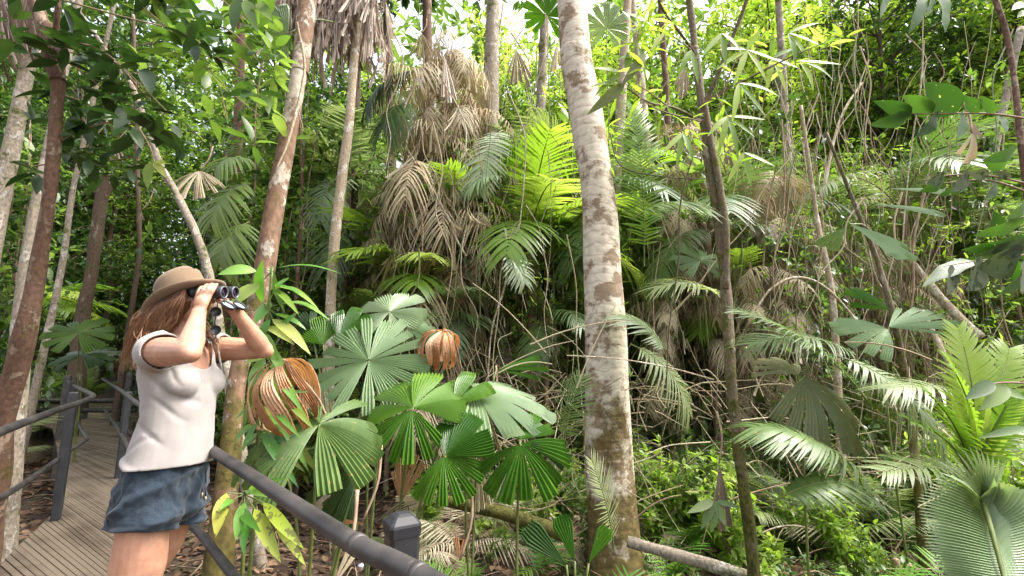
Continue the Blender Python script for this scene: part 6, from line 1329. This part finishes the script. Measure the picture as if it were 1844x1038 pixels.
    f = [[r * seg + j, r * seg + (j + 1) % seg, r * seg + seg + (j + 1) % seg, r * seg + seg + j] for r in range(2) for j in range(seg)]; g.add(np.array(V) @ Mt.T + c - org, [f]); g.build('hat_band', cloth_mat('hat band', (.17, .105, .065), 200), hat)
    for (a, h) in ((R(-128), .062), (R(-141), .055), (R(-150), .028)):
        p = np.array([.0935 * math.cos(a) * 1.04, .092 * .84 * math.sin(a), h]); nn = nrm([p[0], p[1], .1]); p = Mt @ p + c - org; nn = Mt @ nn
        g = G(); tube(g, np.array([p - nn * .001, p + nn * .0022]), [.0024], 8, 3); g.build('eyelet', BAND, hat)
    # ------------------------------------------------ binoculars (held: a thing of its own)
    zb = W(404, 527, 1.685); zf = W(424.5, 527, 1.752); b0 = (zb + zf) / 2; bino = empty('binoculars', b0, 'black binoculars held to the woman\'s eyes with open lens caps hanging', 'binoculars')
    for s, e in ((-1, zb), (1, zf)):
        cc = e - b0; cc[0] = cc[0]; prof = [(-.128, .0), (-.128, .0165), (-.112, .0175), (-.108, .015), (-.100, .017), (-.082, .021), (-.03, .0225), (-.028, .0238), (-.012, .0242), (-.002, .0242), (0, .0225), (.0, .0195), (-.004, .0188)]
        g = G(); sg = 28; tt = np.linspace(0, 2 * np.pi, sg, endpoint=False); V = [[cc[0] + x, cc[1] + r * math.cos(t), cc[2] + r * math.sin(t)] for x, r in prof for t in tt]
        f = [[r * sg + j, r * sg + (j + 1) % sg, r * sg + sg + (j + 1) % sg, r * sg + sg + j] for r in range(len(prof) - 1) for j in range(sg)]; g.add(V, [f]); bar = g.build('barrel', RUB, bino)
        g = G(); V = [[cc[0] + x, cc[1] + r * math.cos(t), cc[2] + r * math.sin(t)] for x, r in ((-.001, .0236), (.0012, .0232), (.0012, .0198), (-.003, .0192)) for t in tt]
        f = [[r * sg + j, r * sg + (j + 1) % sg, r * sg + sg + (j + 1) % sg, r * sg + sg + j] for r in range(3) for j in range(sg)]; g.add(V, [f]); g.build('lens_rim', RIM, bar)
        g = G(); V = [[cc[0] - .006 + .0035 * math.cos(math.pi / 2 * q), cc[1] + .019 * q * math.cos(t), cc[2] + .019 * q * math.sin(t)] for q in (.05, .4, .75, 1) for t in tt]
        f = [[r * sg + j, r * sg + (j + 1) % sg, r * sg + sg + (j + 1) % sg, r * sg + sg + j] for r in range(3) for j in range(sg)]; g.add(V, [f, [list(range(sg))]]); g.build('lens', LENS, bar)
        # flip cap hanging open under the lens
        cp = (W(410, 550.5, 1.66) if s < 0 else W(431, 551, 1.725)) - b0; nn = nrm(np.array([.55, -.12, .72])); A = nrm(np.cross(nn, [0, 1, 0])); B = np.cross(nn, A)
        g = G(); V = [cp + nn * h + (A * math.cos(t) + B * math.sin(t)) * r for h, r in ((-.004, .001), (-.004, .0245), (.006, .0258), (.006, .0235), (-.001, .0225)) for t in tt]
        f = [[r * sg + j, r * sg + (j + 1) % sg, r * sg + sg + (j + 1) % sg, r * sg + sg + j] for r in range(4) for j in range(sg)]; g.add(V, [f]); cap = g.build('lens_cap', RUB, bino)
        g = G(); V = [cp + nn * -.0005 + (A * math.cos(t) + B * math.sin(t)) * .0222 for t in tt]; g.add(V, [[list(range(sg))]]); g.build('cap_inside', CAPIN, cap)
        g = G(); tube(g, np.array([cc + [-.004, 0, -.024], (cc + cp) / 2 + [-.004, 0, -.004], cp - A * .0 + nn * -.003 + [-.012, 0, .014]]), [.004, .003], 6, 8, flat=.4); g.build('cap_hinge', RUB, cap)
    g = G(); tube(g, np.array([(zb + zf) / 2 - b0 + [-.085, 0, .006], (zb + zf) / 2 - b0 + [-.02, 0, .006]]), [.012, .012], 14, 6); tube(g, np.array([zb - b0 + [-.05, .01, .004], zf - b0 + [-.05, -.01, .004]]), [.014, .014], 8, 4); g.build('hinge', RUB, bino)
    g = G(); st = [(392, 541, 1.72), (391, 560, 1.72), (388, 575, 1.72), (386, 590, 1.72), (389, 603, 1.72), (385, 612, 1.70), (375, 613, 1.69), (362, 603, 1.68), (350, 590, 1.72)]
    Q = np.array([W(*s) for s in st]) - b0; tube(g, Q, [.0025], 6, 50, flat=.6); g.build('strap', RUB, bino)
    for (px, py) in ((389, 562), (388.5, 595)):
        cp = W(px, py, 1.712) - b0; nn = nrm(np.array([.45, -.85, .12])); A = nrm(np.cross(nn, [0, 0, 1])); B = np.cross(nn, A)
        g = G(); V = [cp + nn * h + (A * math.cos(t) + B * math.sin(t)) * r for h, r in ((-.006, .001), (-.006, .017), (.006, .0185), (.006, .0165), (-.002, .0155), (-.002, .001)) for t in tt]
        f = [[r * sg + j, r * sg + (j + 1) % sg, r * sg + sg + (j + 1) % sg, r * sg + sg + j] for r in range(5) for j in range(sg)]; g.add(V, [f]); g.build('eyepiece_cap', RUB, bino)
woman()
